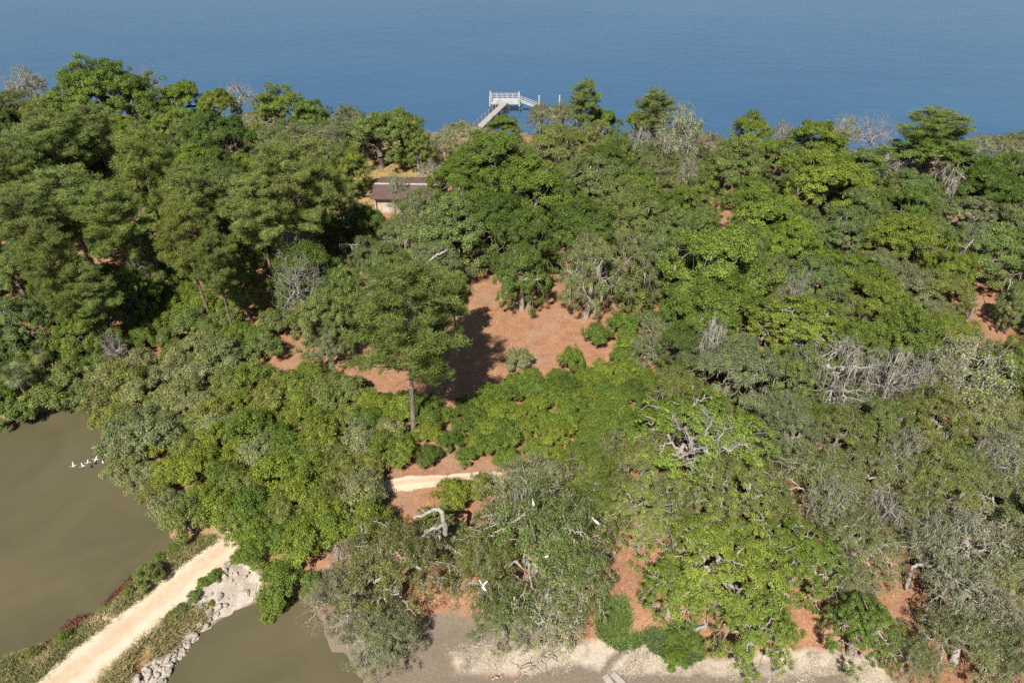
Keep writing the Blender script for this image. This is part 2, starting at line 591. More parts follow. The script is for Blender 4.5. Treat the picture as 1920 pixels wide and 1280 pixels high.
def leaves(name, rng, centres, spread, per, size, up=0.6, outw=0.5, origin=None, aspect=0.55, shell=0.5, flat=0.7):
    """diamond leaves around clump centres; spread = clump radius"""
    n = len(centres) * per
    ci = np.repeat(np.arange(len(centres)), per)
    d = unit(rng.normal(0, 1, (n, 3)))
    rad = rng.random(n) ** shell
    sp = np.broadcast_to(spread, (len(centres),))[ci] * rng.uniform(0.75, 1.2, len(centres))[ci]
    off = d * (rad * sp)[:, None]
    off[:, 2] *= flat
    P = centres[ci] + off
    o = origin if origin is not None else centres.mean(0)
    nrm = unit(unit(P - o) * outw + d * 0.45 + np.array([0, 0, up]) + rng.normal(0, 0.42, (n, 3)))
    t = unit(np.cross(nrm, rng.normal(0, 1, (n, 3))))
    b = np.cross(nrm, t)
    L = (size * rng.uniform(0.65, 1.35, n))[:, None]
    W = L * aspect
    V = np.stack([P - t * L * 0.5, P + b * W * 0.5 + nrm * L * 0.06, P + t * L * 0.5 - nrm * L * 0.10, P - b * W * 0.5 + nrm * L * 0.06], 1).reshape(-1, 3)
    F = np.arange(n * 4).reshape(n, 4)
    cr = rng.random(len(centres))[ci]
    return mk_mesh(name, V, F, M_LEAF, {'leaf_random': ('FACE', rng.random(n)), 'clump_random': ('FACE', cr)})


def moss_mesh(name, rng, segs, count, length, width=0.05):
    """hanging beards: thin tapering strips below the limbs"""
    segs = [q for q in segs if q[1] < 0.2]
    n = count
    P = []
    for _ in range(n // 7):
        q, r = segs[rng.integers(len(segs))]
        a = q[rng.integers(len(q))]
        for _ in range(7): P.append(a + rng.normal(0, 0.16, 3))
    P = np.array(P)
    n = len(P)
    L = length * rng.uniform(0.35, 1.3, n)
    th = rng.uniform(0, math.pi, n)
    w = np.stack([np.cos(th), np.sin(th), 0 * th], 1) * (width * rng.uniform(0.5, 1.4, n))[:, None]
    sway = rng.normal(0, 0.09, (n, 3)) * L[:, None]
    mid = P - np.stack([0 * L, 0 * L, L * 0.5], 1) + sway
    tip = P - np.stack([0 * L, 0 * L, L], 1) + sway * 1.3
    V = np.stack([P - w, P + w, mid + w, mid - w, tip + w * 0.25, tip - w * 0.25], 1).reshape(-1, 3)
    b = np.arange(n)[:, None] * 6
    F = np.vstack([b + np.array([[0, 1, 2, 3]]), b + np.array([[3, 2, 4, 5]])])
    r = rng.random(n)
    return mk_mesh(name, V, F, M_MOSS, {'leaf_random': ('FACE', np.concatenate([r, r]))})


def dome_clumps(rng, R, H, base, nl, per, lobe, low=0.0, skirt=0):
    """cauliflower crown: lobes on a dome, clumps on the upper skin of each lobe"""
    out, cen = [], []
    for i in range(nl):
        a = 2.399963 * i + rng.uniform(-0.5, 0.5)
        q = math.sqrt((i + 0.3) / nl) * rng.uniform(0.85, 1.08)
        x, y = R * 0.72 * q * math.cos(a), R * 0.72 * q * math.sin(a)
        lr = R * lobe * rng.uniform(0.72, 1.25)
        z = base + (H - base - lr * 0.75) * math.sqrt(max(0.05, 1 - (q * 0.9) ** 2)) * rng.uniform(0.6, 1.06)
        cen.append((x, y, z))
        for _ in range(per):
            d = unit(rng.normal(0, 1, 3))
            if d[2] < low: d[2] = abs(d[2]) * rng.uniform(0.1, 1)
            r = lr * rng.uniform(0.72, 1.0)
            out.append((x + d[0] * r, y + d[1] * r, z + d[2] * r * 0.72))
    for i in range(skirt * 2):
        a = 6.283 * (i + rng.uniform(-0.35, 0.35)) / skirt
        lr = R * lobe * rng.uniform(0.6, 0.95)
        q = 0.80 if i < skirt else rng.uniform(0.78, 0.92)
        x, y, z = R * q * math.cos(a), R * q * math.sin(a), (base * rng.uniform(0.75, 1.3) + 0.2) if i < skirt else base + (H - base) * rng.uniform(0.22, 0.5)
        for _ in range(int(per * 0.7)):
            d = unit(rng.normal(0, 1, 3))
            out.append((x + d[0] * lr, y + d[1] * lr, max(0.6, z + d[2] * lr * 0.8)))
    return np.array(out), np.array(cen)


PROTO = {}


def proto_oak(key, seed, R=6.0, H=10.0, base=3.0, nl=12, per=17, lobe=0.36, clump=0.85, leaf_n=150, leaf=0.24, gn=0.05, rmin=0.035, moss=0, mossl=1.3, trunk_h=2.2, skirt=7, ex=0.43, up=0.6, low=-0.25, flat=0.7, aspect=0.55, lean=0.4):
    rng = np.random.default_rng(seed)
    P, cen = dome_clumps(rng, R, H, base, nl, per, lobe, low, skirt)
    S = Skel(rng)
    fork = np.array([rng.normal(0, lean), rng.normal(0, lean), trunk_h])
    rt = rmin * len(P) ** ex * 1.1
    S.limb(np.array([0, 0, -0.5]), np.array([0, 0, 1.0]), fork, rt * 1.45, rt, 0.02, 8, 5)
    S.grow(fork, np.array([0, 0, 1.0]), P, rmin, gn, ex)
    parts = [('trunk', S.mesh(key + '_trunk', M_BARK)),
             ('crown', leaves(key + '_crown', rng, P, clump, leaf_n, leaf, up=up, origin=np.array([0, 0, base]), flat=flat, aspect=aspect))]
    if moss: parts.append(('moss', moss_mesh(key + '_moss', rng, S.segs, moss, mossl)))
    PROTO.setdefault(key[0], []).append((parts, R, H))


def proto_bare(key, seed, R=4.0, H=8.0, tips=150, gn=0.09, rmin=0.024, moss=0, flat=False, leafn=0):
    rng = np.random.default_rng(seed)
    P = []
    while len(P) < tips:
        q = rng.uniform(-1, 1, 3)
        if np.linalg.norm(q) < 1 and np.linalg.norm(q) > 0.3 and q[2] > -0.45: P.append((q[0] * R, q[1] * R, H * 0.56 + q[2] * H * 0.44))
    P = np.array(P)
    S = Skel(rng)
    fork = np.array([rng.normal(0, 0.3), rng.normal(0, 0.3), H * 0.2])
    rt = rmin * tips ** 0.5
    S.limb(np.array([0, 0, -0.4]), np.array([0, 0, 1.0]), fork, rt * 1.4, rt, 0.03, 8, 5)
    S.grow(fork, np.array([0, 0, 1.0]), P, rmin, gn, 0.5)
    base_segs = list(S.segs)
    for p in P:            # twigs
        for _ in range(3):
            S.limb(p + rng.normal(0, 0.2, 3), unit(rng.normal(0, 1, 3)), p + rng.normal(0, 0.55, 3), rmin * 0.7, rmin * 0.4, 0.1, 3, 3)
    parts = [('trunk', S.mesh(key + '_trunk', M_BARK))]
    if leafn: parts.append(('crown', leaves(key + '_crown', rng, P, 0.6, leafn, 0.19, origin=np.array([0, 0, H * 0.4]))))
    if moss: parts.append(('moss', moss_mesh(key + '_moss', rng, base_segs, moss, 1.1)))
    PROTO.setdefault(key[0], []).append((parts, R, H))


def proto_pine(key, seed, R=4.6, H=17.0, first=0.50, nlimb=46, tuft=10):
    rng = np.random.default_rng(seed)
    S = Skel(rng)
    bend = rng.normal(0, 0.35, 2)
    tz = np.linspace(-0.5, H, 9)
    TP = np.stack([bend[0] * np.sin(tz / H * 3), bend[1] * np.sin(tz / H * 2.4), tz], 1)
    S.tube(TP, np.interp(tz, [-0.5, 0.4, H], np.array([0.46, 0.38, 0.06]) * (0.62 if key == 'P0' else 0.85)), 8)
    cen, crs = [], []
    for i in range(nlimb):
        q = (i + rng.random()) / nlimb
        z = H * (first + (0.985 - first) * q)
        a = i * 2.399963 + rng.normal(0, 0.4)
        prof = math.sqrt(max(0.03, 1 - ((q - 0.34) / 0.69) ** 2)) if q > 0.12 else rng.uniform(0.35, 0.9)
        L = max(0.7, R * prof * rng.uniform(0.65, 1.1))
        r0 = np.array([np.interp(z, tz, TP[:, 0]), np.interp(z, tz, TP[:, 1]), z])
        tip = r0 + np.array([math.cos(a) * L, math.sin(a) * L, L * rng.uniform(0.02, 0.35) + 0.3 * q])
        d0 = unit(np.array([math.cos(a), math.sin(a), -0.05 + 0.5 * q]))
        S.limb(r0, d0, tip, 0.035 + 0.014 * L, 0.02, 0.03, 4, 5)
        nt = max(4, int(tuft * L / R * 1.35))
        for _ in range(nt):
            u = rng.uniform(0.38, 1.05)
            p = r0 + (tip - r0) * u + np.array([rng.normal(0, 0.17 * L * (1.2 - u) + 0.2), rng.normal(0, 0.17 * L * (1.2 - u) + 0.2), rng.uniform(-0.1, 0.35)])
            cen.append(p)
            S.limb(r0 + (tip - r0) * max(0.2, u - 0.25), unit(tip - r0), p, 0.022, 0.014, 0.03, 3, 3)
    for _ in range(9):       # dead stubs below the crown
        z = H * rng.uniform(first * 0.55, first)
        a = rng.uniform(0, 6.28)
        S.limb(np.array([0, 0, z]), np.array([math.cos(a), math.sin(a), 0.1]), np.array([math.cos(a) * rng.uniform(0.6, 1.8), math.sin(a) * rng.uniform(0.6, 1.8), z + rng.normal(0, 0.3)]), 0.035, 0.015, 0.06, 3, 4)
    cen = np.array(cen)
    per = 60
    n = len(cen) * per
    ci = np.repeat(np.arange(len(cen)), per)
    d = rng.normal(0, 1, (n, 3)); d[:, 2] = np.abs(d[:, 2]) * 0.8 - 0.15
    d = unit(d)
    b = cen[ci] + rng.normal(0, 0.2, (n, 3)) * np.array([1, 1, 0.7])
    Ln = rng.uniform(0.26, 0.52, n)[:, None]
    w = unit(np.cross(d, rng.normal(0, 1, (n, 3)))) * 0.026
    V = np.stack([b - w, b + w, b + d * Ln], 1).reshape(-1, 3)
    crown = mk_mesh(key + '_crown', V, np.arange(n * 3).reshape(n, 3), M_LEAF, {'leaf_random': ('FACE', rng.random(n) * 0.9), 'clump_random': ('FACE', rng.random(len(cen))[ci] * 0.8)})
    PROTO.setdefault(key[0], []).append(([('trunk', S.mesh(key + '_trunk', M_BARK)), ('crown', crown)], R, H))


def proto_palm(key, seed, H=4.2, n=26):
    """cabbage palm: rough trunk, round head of fan leaves"""
    rng = np.random.default_rng(seed)
    S = Skel(rng)
    tz = np.linspace(-0.3, H, 8)
    S.tube(np.stack([0.1 * np.sin(tz), 0.05 * tz, tz], 1), 0.19 + 0.03 * np.sin(tz * 7), 8)
    V, F, lr, cr = [], [], [], []
    top = np.array([0.1 * math.sin(H), 0.05 * H, H])
    for i in range(n):
        a = i * 2.399963
        el = rng.uniform(-0.55, 1.25)
        d = np.array([math.cos(a) * math.cos(el), math.sin(a) * math.cos(el), math.sin(el)])
        hub = top + d * rng.uniform(0.7, 1.0)
        S.limb(top, d, hub, 0.03, 0.02, 0.02, 3, 4)
        side = unit(np.cross(d, [0, 0, 1.0]))
        q = rng.random()
        for k in range(17):
            t = math.radians(-115 + 230 * k / 16)
            e = d * math.cos(t) + side * math.sin(t)
            L = 0.95 * (0.65 + 0.35 * math.cos(t * 0.6))
            w = unit(np.cross(e, np.cross(d, side))) * 0.045
            tip = hub + e * L + np.array([0, 0, -0.3 * L])
            m = hub + e * L * 0.55
            b = len(V)
            V += [hub, m + w, tip, m - w]
            F.append([b, b + 1, b + 2, b + 3])
            lr.append(rng.random() * 0.8); cr.append(q * 0.7)
    crown = mk_mesh(key + '_crown', np.array(V), np.array(F), M_LEAF, {'leaf_random': ('FACE', lr), 'clump_random': ('FACE', cr)})
    PROTO.setdefault(key[0], []).append(([('trunk', S.mesh(key + '_trunk', M_BARK)), ('crown', crown)], 1.9, H + 1.2))


def proto_shrub(key, seed, R=2.6, H=3.4, nl=9, per=13, lobe=0.40, clump=0.5, leaf_n=90, leaf=0.17, up=0.6, cone=False):
    rng = np.random.default_rng(seed)
    P, cen = dome_clumps(rng, R, H, H * 0.22, nl, per, lobe, -0.5)
    if cone:
        q = rng.random(len(P)) ** 0.8
        a = rng.uniform(0, 6.28, len(P))
        rr = R * (1 - q) * rng.uniform(0.6, 1.05, len(P)) + 0.12
        P = np.stack([rr * np.cos(a), rr * np.sin(a), H * (0.08 + 0.9 * q)], 1)
    P[:, 2] = np.maximum(P[:, 2], 0.3)
    S = Skel(rng)
    S.grow(np.array([0, 0, -0.3]), np.array([0, 0, 1.0]), P, 0.016, 0.06, 0.5)
    parts = [('stem', S.mesh(key + '_stem', M_BARK)),
             ('foliage', leaves(key + '_foliage', rng, P, clump, leaf_n, leaf, up=up, origin=np.array([0, 0, H * 0.2]), flat=0.85))]
    PROTO.setdefault(key[0], []).append((parts, R, H))


for s in range(4): proto_oak('D%d' % s, 100 + s, nl=20 + 2 * s, per=12, base=2.6, lobe=0.26, clump=0.64, leaf_n=150, leaf=0.185, moss=120, mossl=0.8, low=-0.3, up=0.45)
for s in range(2): proto_oak('E%d' % s, 150 + s, R=10.0, H=12.5, base=3.0, nl=46, per=12, lobe=0.175, clump=0.72, leaf_n=140, leaf=0.20, moss=250, mossl=0.9, low=-0.3, up=0.45, skirt=11, trunk_h=2.8, lean=0.6)
for s in range(4): proto_oak('M%d' % s, 200 + s, nl=22, per=12, base=2.6, lobe=0.25, clump=0.6, leaf_n=110, leaf=0.165, gn=0.08, rmin=0.034, moss=650, mossl=1.1, up=0.35, aspect=0.45, low=-0.3)
for s in range(3): proto_oak('O%d' % s, 300 + s, H=8.5, base=2.4, nl=26, per=11, lobe=0.22, clump=0.46, leaf_n=112, leaf=0.15, gn=0.13, rmin=0.034, up=0.6, low=0.05, flat=0.5, moss=250, mossl=0.6)
for s in range(3): proto_oak('T%d' % s, 400 + s, H=7.5, base=2.2, nl=24, per=14, lobe=0.26, clump=0.52, leaf_n=62, leaf=0.15, gn=0.12, rmin=0.026, moss=900, mossl=0.5, up=0.35, aspect=0.4)
for s in range(4): proto_pine('P%d' % s, 500 + s, first=(0.42, 0.5, 0.52, 0.46)[s], nlimb=(66, 52, 54, 58)[s], tuft=15)
for s in range(2): proto_pine('Q%d' % s, 550 + s, R=7.0, first=0.45, nlimb=74, tuft=24)
for s in range(4): proto_shrub('S%d' % s, 600 + s, nl=13, per=11, lobe=0.30, clump=0.42, leaf_n=95, leaf=0.145, up=0.45)
proto_shrub('C0', 650, R=2.3, H=6.0, nl=12, per=20, clump=0.42, leaf_n=80, leaf=0.16, cone=True)
for s in range(3): proto_bare('B%d' % s, 700 + s, moss=(0, 250, 450)[s])
for s in range(2): proto_bare('H%d' % s, 750 + s, tips=170, moss=400, leafn=26)
for s in range(2): proto_palm('L%d' % s, 800 + s)

G = dict(dk=(0.095, 0.150, 0.022), gr=(0.140, 0.205, 0.028), br=(0.175, 0.235, 0.030), ye=(0.205, 0.252, 0.030), ol=(0.200, 0.225, 0.055),
         gy=(0.195, 0.228, 0.092), pg=(0.240, 0.245, 0.140), pn=(0.225, 0.278, 0.070), pl=(0.255, 0.275, 0.112), gg=(0.160, 0.212, 0.058))
BARK = dict(D=(0.16, 0.13, 0.10), M=(0.24, 0.21, 0.17), O=(0.34, 0.30, 0.25), T=(0.36, 0.33, 0.27), P=(0.17, 0.115, 0.085), S=(0.20, 0.17, 0.13),
            C=(0.18, 0.14, 0.11), B=(0.33, 0.30, 0.26), H=(0.36, 0.33, 0.29), L=(0.20, 0.17, 0.13))
MOSSC = (0.30, 0.285, 0.22)
KIND = dict(D=('live_oak', 'tree'), M=('mossy_oak', 'tree'), O=('gnarled_oak', 'tree'), T=('thin_oak', 'tree'), P=('pine_tree', 'tree'), S=('shrub', 'shrub'),
            C=('young_cedar', 'tree'), B=('dead_tree', 'dead tree'), H=('half_bare_tree', 'tree'), L=('palm_tree', 'palm'))
CNT = {}
ALL = []
prng = np.random.default_rng(99)


def place(kind, x, y, r, h, col, label, group=None, name_=None, rz=None, var=None, tilt=(0, 0), bark=None, z=None):
    P = PROTO[{'D': 'E', 'P': 'Q'}[kind] if (kind in 'DP' and var is None and r > (7.4 if kind == 'D' else 5.6)) else kind]
    i = CNT.get(kind, 0)
    CNT[kind] = i + 1
    parts, R0, H0 = P[(i if var is None else var) % len(P)]
    name, cat = KIND[kind]
    e = empty(name_ or name, (x, y, (hz(x, y) if z is None else z) - 0.03), prng.uniform(0, 6.283) if rz is None else rz)
    e.rotation_euler[0], e.rotation_euler[1] = tilt
    e.scale = (r / R0 * prng.uniform(0.94, 1.06), r / R0 * prng.uniform(0.94, 1.06), h / H0)
    tag(e, label, cat, group)
    c = np.array(G[col] if isinstance(col, str) else col) * prng.uniform(0.9, 1.1) * np.array([prng.uniform(0.93, 1.07), 1, prng.uniform(0.85, 1.15)])
    bk = np.array(bark or BARK[kind]) * prng.uniform(0.85, 1.15)
    for n, me in parts:
        q = obj(n, me, e, {'trunk': bk, 'stem': bk, 'moss': np.array(MOSSC) * prng.uniform(0.85, 1.15)}.get(n, c))
        if n == 'moss': q['kind'] = 'stuff'
    ALL.append((x, y, r, h, label, kind))
    return e


def hgt(kind, r):
    return {'D': 4.8 + 0.98 * r, 'M': 4.2 + 0.78 * r, 'O': 3.6 + 0.65 * r, 'T': 3.0 + 0.62 * r, 'P': 15.5, 'S': 0.7 + 1.05 * r,
            'C': 2.4 * r + 1.2, 'B': 3.0 + 1.2 * r, 'H': 3.0 + 1.15 * r, 'L': 5.0}[kind]


HC = dict(D=0.66, M=0.64, O=0.68, T=0.62, P=0.78, S=0.55, C=0.5, B=0.56, H=0.56, L=0.75)


def tree(kind, px, py, w, col, label, h=None, **kw):
    """crown centre at photograph pixel (px, py), half width w pixels there"""
    r, hh = 5.0, h or 9.0
    for _ in range(3):
        p, t = at(px, py, 1.3 + HC[kind] * hh)
        r = w * t / FPX * ({'D': 1.2, 'M': 1.2, 'P': 0.98, 'O': 1.32, 'T': 1.32}.get(kind, 1.05))
        hh = h or min(hgt(kind, r), 14.5 if kind != 'P' else 20)
    return place(kind, p[0], p[1], r, hh, col, label, **kw)

# ------------------------------------------------------------------ the trees, from the far shore to the near one
TREES = [
 # --- left shore line
 ('H', 47, 152, 34, 'pg', 'white-limbed almost bare tree against the river at the far left', 10),
 ('D', 187, 158, 96, 'gr', 'tallest broad green oak rising above the left shoreline', 15.5),
 ('B', 272, 135, 22, 'pg', 'bare grey top sticking out beside the tallest left shoreline oak', 12),
 ('M', 8, 192, 45, 'gy', 'grey-green mossy oak cut by the left frame edge, nearest the river'),
 ('M', 95, 205, 52, 'ol', 'olive oak below the white-limbed tree on the left shore'),
 ('M', 236, 196, 56, 'gy', 'grey-olive oak directly under the tallest shoreline oak'),
 ('D', 336, 182, 47, 'br', 'bright green oak on the shore right of the tallest oak'),
 ('D', 402, 190, 36, 'br', 'smaller bright green oak on the shore before the pale bare tree'),
 ('D', 408, 255, 80, 'dk', 'big dark green oak with trunks showing beneath, behind the left pines', 11),
 ('B', 444, 182, 32, 'pg', 'pale bare tree between two bright shore oaks on the left', 9),
 ('D', 522, 190, 46, 'br', 'bright green shore oak right of the pale bare tree'),
 ('D', 582, 212, 36, 'gr', 'small mid-green shore oak left of the grey oak cluster'),
 ('T', 492, 222, 40, 'pl', 'pale olive thin oak in front of the bright shore oaks'),
 ('M', 535, 252, 45, 'gy', 'grey-green oak between the dark oak and the house clearing'),
 ('M', 606, 255, 50, 'gy', 'wide grey oak on the left of the house lawn'),
 ('M', 655, 225, 38, 'gy', 'grey shore oak above the house lawn, furthest left of its cluster'),
 ('D', 707, 240, 56, 'gg', 'broad mossy oak overhanging the lawn behind the house'),
 ('D', 752, 232, 36, 'br', 'bright green oak at the river edge above the house'),
 ('D', 786, 268, 27, 'br', 'small bright oak at the gap in the shoreline trees'),
 ('B', 806, 268, 26, 'pg', 'grey leafless scrub tree in the shoreline gap', 5),
 ('B', 783, 290, 20, 'pg', 'grey leafless tree with dark stems behind the house', 4.5),
 ('B', 806, 328, 24, 'pg', 'grey leafless tree at the right end of the house', 6),
 ('H', 744, 352, 20, 'pl', 'half-bare grey tree leaning over the house roof', 6),
 # --- middle shore line
 ('T', 868, 250, 42, 'pl', 'pale green oak at the foot of the dock walkway'),
 ('D', 944, 233, 30, 'br', 'small bright oak just right of the dock walkway', 6),
 ('T', 1016, 212, 24, 'gy', 'thin grey-green tree hiding the end of the gangway', 7),
 ('T', 1056, 216, 26, 'gy', 'grey-green oak partly hiding the floating dock', 8),
 ('P', 1100, 186, 32, 'pn', 'round-topped pine right of the dock against the river', 13),
 ('D', 1128, 222, 30, 'gr', 'green oak under the round-topped shore pine'),
 ('P', 1230, 208, 44, 'pn', 'flat-topped pine alone against the river, right of the dock', 13),
 ('D', 1203, 230, 30, 'br', 'bright green oak crowding the flat-topped shore pine'),
 ('M', 1042, 262, 58, 'ol', 'olive oak in front of the dock, between pale and round-topped trees'),
 ('M', 1108, 255, 48, 'ol', 'olive oak with pale limbs before the round-topped pine'),
 ('B', 1203, 282, 32, 'pg', 'grey bare tree draped in moss below the flat-topped pine', 9),
 ('D', 1155, 282, 34, 'gr', 'green oak left of the moss-draped bare tree'),
 ('H', 1272, 262, 42, 'pl', 'tall pale tree with a long white trunk near the right shore', 13),
 ('M', 1228, 315, 34, 'gy', 'grey mossy oak below the bare moss-draped tree'),
 ('D', 1292, 243, 26, 'gr', 'green oak behind the white-trunked tree'),
 ('T', 1326, 268, 36, 'pg', 'pale twiggy tree right of the white trunk'),
 # --- right shore line
 ('D', 1412, 240, 36, 'br', 'lone bright green tree standing clear against the river', 10),
 ('H', 1467, 255, 20, 'pg', 'small pale bare tree beside the lone bright shore tree', 7),
 ('D', 1376, 300, 58, 'gg', 'grey-green oak below the lone bright shore tree'),
 ('D', 1462, 288, 42, 'gr', 'mid-green oak between the lone bright tree and the yellow-green oak'),
 ('D', 1532, 262, 56, 'gr', 'broad green oak on the right shore above the yellow-green oak'),
 ('H', 1580, 252, 34, 'pl', 'pale thin-leaved tree left of the grey moss tree'),
 ('B', 1640, 256, 40, 'pg', 'big grey bare tree hung with moss on the right shore', 10),
 ('P', 1757, 245, 62, 'pn', 'wide dark pine topping the right shoreline', 13),
 ('O', 1752, 278, 78, 'gr', 'green oak with white limbs showing, below the wide right pine', 11),
 ('H', 1682, 300, 42, 'pg', 'beige half-bare tree left of the white-limbed oak'),
 ('B', 1668, 325, 30, 'pg', 'dark hollow dead tree hung with moss behind the yellow-green oak', 7),
 ('T', 1848, 270, 34, 'pg', 'pale grey twiggy tree on the right shore past the wide pine'),
 ('T', 1902, 275, 42, 'pl', 'pale twiggy tree at the right end of the shore'),
 ('M', 1960, 262, 50, 'gy', 'grey oak continuing the shore past the right edge'),
 ('D', 1557, 328, 74, 'ye', 'rounded yellow-green oak, brightest of the right shore', 12),
 ('D', 1864, 345, 50, 'dk', 'dark green oak under the pale twiggy shore trees'),
 ('D', 1908, 318, 36, 'dk', 'dark green oak against the right frame edge, higher one'),
 ('D', 1912, 385, 40, 'dk', 'dark green oak against the right frame edge, lower one'),
 ('B', 1772, 350, 34, 'pg', 'dead tree curtained in pale grey moss under the white-limbed oak', 8),
 ('D', 1716, 350, 44, 'gg', 'grey-green oak in the hollow beside the moss curtain'),
 # --- left woods: pines
 ('P', 52, 300, 56, 'pn', 'pine at the left edge below the grey mossy shore oak'),
 ('P', 112, 268, 66, 'pn', 'broad pine behind the left pines, first below the shore oaks'),
 ('P', 175, 245, 50, 'pn', 'pine tucked under the grey-olive shore oak'),
 ('P', 268, 318, 58, 'pn', 'tall pine with a long bare trunk left of the dark oak', 19),
 ('P', 127, 372, 78, 'pn', 'widest pine of the left woods with spreading flat layers'),
 ('P', 45, 420, 62, 'pn', 'pine crossing the left frame edge at mid height'),
 ('P', 205, 405, 56, 'pn', 'pine left of the long bare trunk'),
 ('P', 368, 372, 58, 'pn', 'pine right of the long bare trunk'),
 ('P', 350, 440, 52, 'pn', 'lower pine below and right of the long bare trunk'),
 ('P', 552, 340, 92, 'pn', 'huge spreading pine left of the house', 18),
 ('P', 480, 395, 60, 'pn', 'pine left of the huge spreading pine'),
 ('P', 20, 340, 50, 'pn', 'leftmost pine at the frame edge above mid height'),
 ('D', 367, 305, 46, 'gr', 'green oak in front of the big dark oak among pines'),
 ('D', 185, 312, 46, 'dk', 'dark oak between the broad pine and the long bare trunk'),
 ('L', 290, 262, 18, 'gg', 'fan palm below the bright shore oaks on the left', 6),
 ('L', 308, 268, 15, 'gg', 'small fan palm right of the other shore palm', 5),
 ('D', 462, 462, 44, 'gr', 'green oak filling below the left-centre pines'),
 ('H', 552, 470, 42, 'gy', 'grey dead-topped tree below the huge spreading pine', 10),
 ('P', 400, 492, 42, 'pn', 'small-crowned pine with a leaning trunk over the left bare ground', 13),
 ('M', 288, 478, 44, 'ol', 'olive oak under the long bare trunk'),
 ('P', 100, 490, 52, 'pn', 'pine low in the left woods above the palmettos'),
 ('D', 20, 505, 46, 'gg', 'oak at the left frame edge in the lower woods'),
 ('P', 165, 545, 46, 'pn', 'short pine above the left pond thicket', 11),
 ('D', 245, 535, 40, 'gr', 'oak with dark trunk above the left pond thicket'),
 ('D', 38, 592, 52, 'gg', 'mossy oak at the left edge above the pond'),
 ('D', 150, 615, 52, 'gr', 'rounded oak above the dark bank shrubs of the pond', 7),
 ('B', 214, 655, 22, 'pg', 'small dead palm-like tree shaggy with grey moss near the pond', 6),
 ('L', 25, 700, 30, 'gy', 'shaggy palm at the left edge of the pond bank', 5.5),
 ('L', 70, 660, 24, 'ol', 'yellowish fan palm behind the pond bank shrubs', 5),
 # --- around the house and central oaks
 ('D', 674, 400, 30, 'gg', 'small oak in front of the left end of the house', 6),
 ('M', 782, 384, 52, 'gy', 'grey-green oak hiding the right front of the house'),
 ('D', 842, 420, 72, 'gg', 'wide grey-green oak before the house, left of the great dark oaks'),
 ('M', 756, 438, 54, 'gy', 'mossy oak in front of the house, nearest the grassy patch'),
 ('D', 730, 492, 40, 'gg', 'small oak with bent grey limb left of the clearing'),
 ('M', 808, 488, 58, 'gy', 'grey oak with long pale limb, left of the clearing'),
 ('D', 930, 286, 66, 'gr', 'deep green oak below the dock, uppermost of the great central oaks', 12),
 ('D', 862, 318, 48, 'gr', 'left shoulder oak of the great central oaks, above the house end'),
 ('D', 992, 345, 78, 'gr', 'largest of the great central oaks', 13),
 ('D', 880, 368, 50, 'gr', 'central oak left of the largest one'),
 ('D', 1042, 372, 50, 'gr', 'central oak right of the largest one'),
 ('D', 925, 405, 62, 'dk', 'darker central oak below the largest one', 11),
 ('D', 985, 440, 58, 'dk', 'dark central oak just above the clearing trunk', 11),
 ('D', 1122, 325, 58, 'gg', 'grey-green oak right of the great central oaks'),
 ('D', 1160, 368, 50, 'gg', 'grey-green oak above the big round mossy oak'),
 ('D', 1195, 345, 38, 'gr', 'green oak left of the white trunk tree, below it'),
 ('T', 1092, 385, 36, 'pl', 'pale thin oak above the left side of the round mossy oak'),
 ('D', 1262, 428, 48, 'gg', 'green-grey oak right of the round mossy oak'),
 ('D', 1312, 360, 40, 'gr', 'mid-green oak below the pale twiggy shore tree'),
 ('D', 1312, 418, 48, 'gg', 'grey-green oak above the dense bright oak of the right woods'),
 ('C', 1190, 535, 40, 'ol', 'light green young conifer beside the clearing', 7.5),
 # --- right woods
 ('D', 1440, 392, 72, 'br', 'bright green spreading oak in the middle of the right woods'),
 ('D', 1482, 450, 54, 'br', 'bright oak below the spreading one in the right woods'),
 ('D', 1590, 425, 50, 'gg', 'dull grey-green oak between two bright oaks'),
 ('D', 1616, 385, 46, 'gg', 'dull oak under the yellow-green shore oak'),
 ('D', 1690, 438, 60, 'ye', 'yellow-green oak with flat round top in the right woods'),
 ('O', 1828, 400, 56, 'gy', 'grey oak with pale limbs under the dark right-edge oaks'),
 ('D', 1848, 458, 58, 'gg', 'grey-green oak with white forked branch near the right edge'),
 ('D', 1790, 490, 36, 'ye', 'small yellow-green oak beside the red bare ground'),
 ('M', 1905, 455, 40, 'gr', 'oak at the right edge above the red bare ground'),
 ('D', 1345, 482, 88, 'br', 'large dense bright oak right of the clearing', 13),
 ('D', 1350, 560, 74, 'gr', 'dense oak directly below the large bright one'),
 ('D', 1290, 560, 44, 'gr', 'oak at the right rim of the clearing shadow'),
 ('D', 1530, 520, 54, 'gg', 'grey-green oak behind the yellowish branchy oak'),
 ('D', 1452, 510, 44, 'gg', 'dull oak between the dense bright oak and the branchy one'),
 ('O', 1497, 600, 88, 'ye', 'yellowish oak with pale twisted branches in the right woods'),
 ('D', 1650, 545, 50, 'br', 'bright oak left of the red bare ground'),
 ('M', 1580, 565, 44, 'ol', 'olive oak between the branchy oak and the bright one'),
 ('D', 1698, 622, 66, 'gr', 'broad green oak below the red bare ground'),
 ('T', 1760, 590, 34, 'gy', 'thin grey oak on the red bare ground'),
 ('D', 1888, 672, 46, 'br', 'bright green oak at the right edge below the red bare ground', 7),
 ('D', 1915, 560, 30, 'gg', 'dark mossy oak at the right edge beside the bare ground'),
 ('M', 1380, 685, 82, 'gy', 'grey mossy oak with a shaggy trunk in the lower right woods'),
 ('D', 1280, 640, 40, 'dk', 'dark oak in the shade below the dense oaks'),
 ('B', 1568, 705, 80, 'pg', 'large silver dead tree with spreading bare branches', 9),
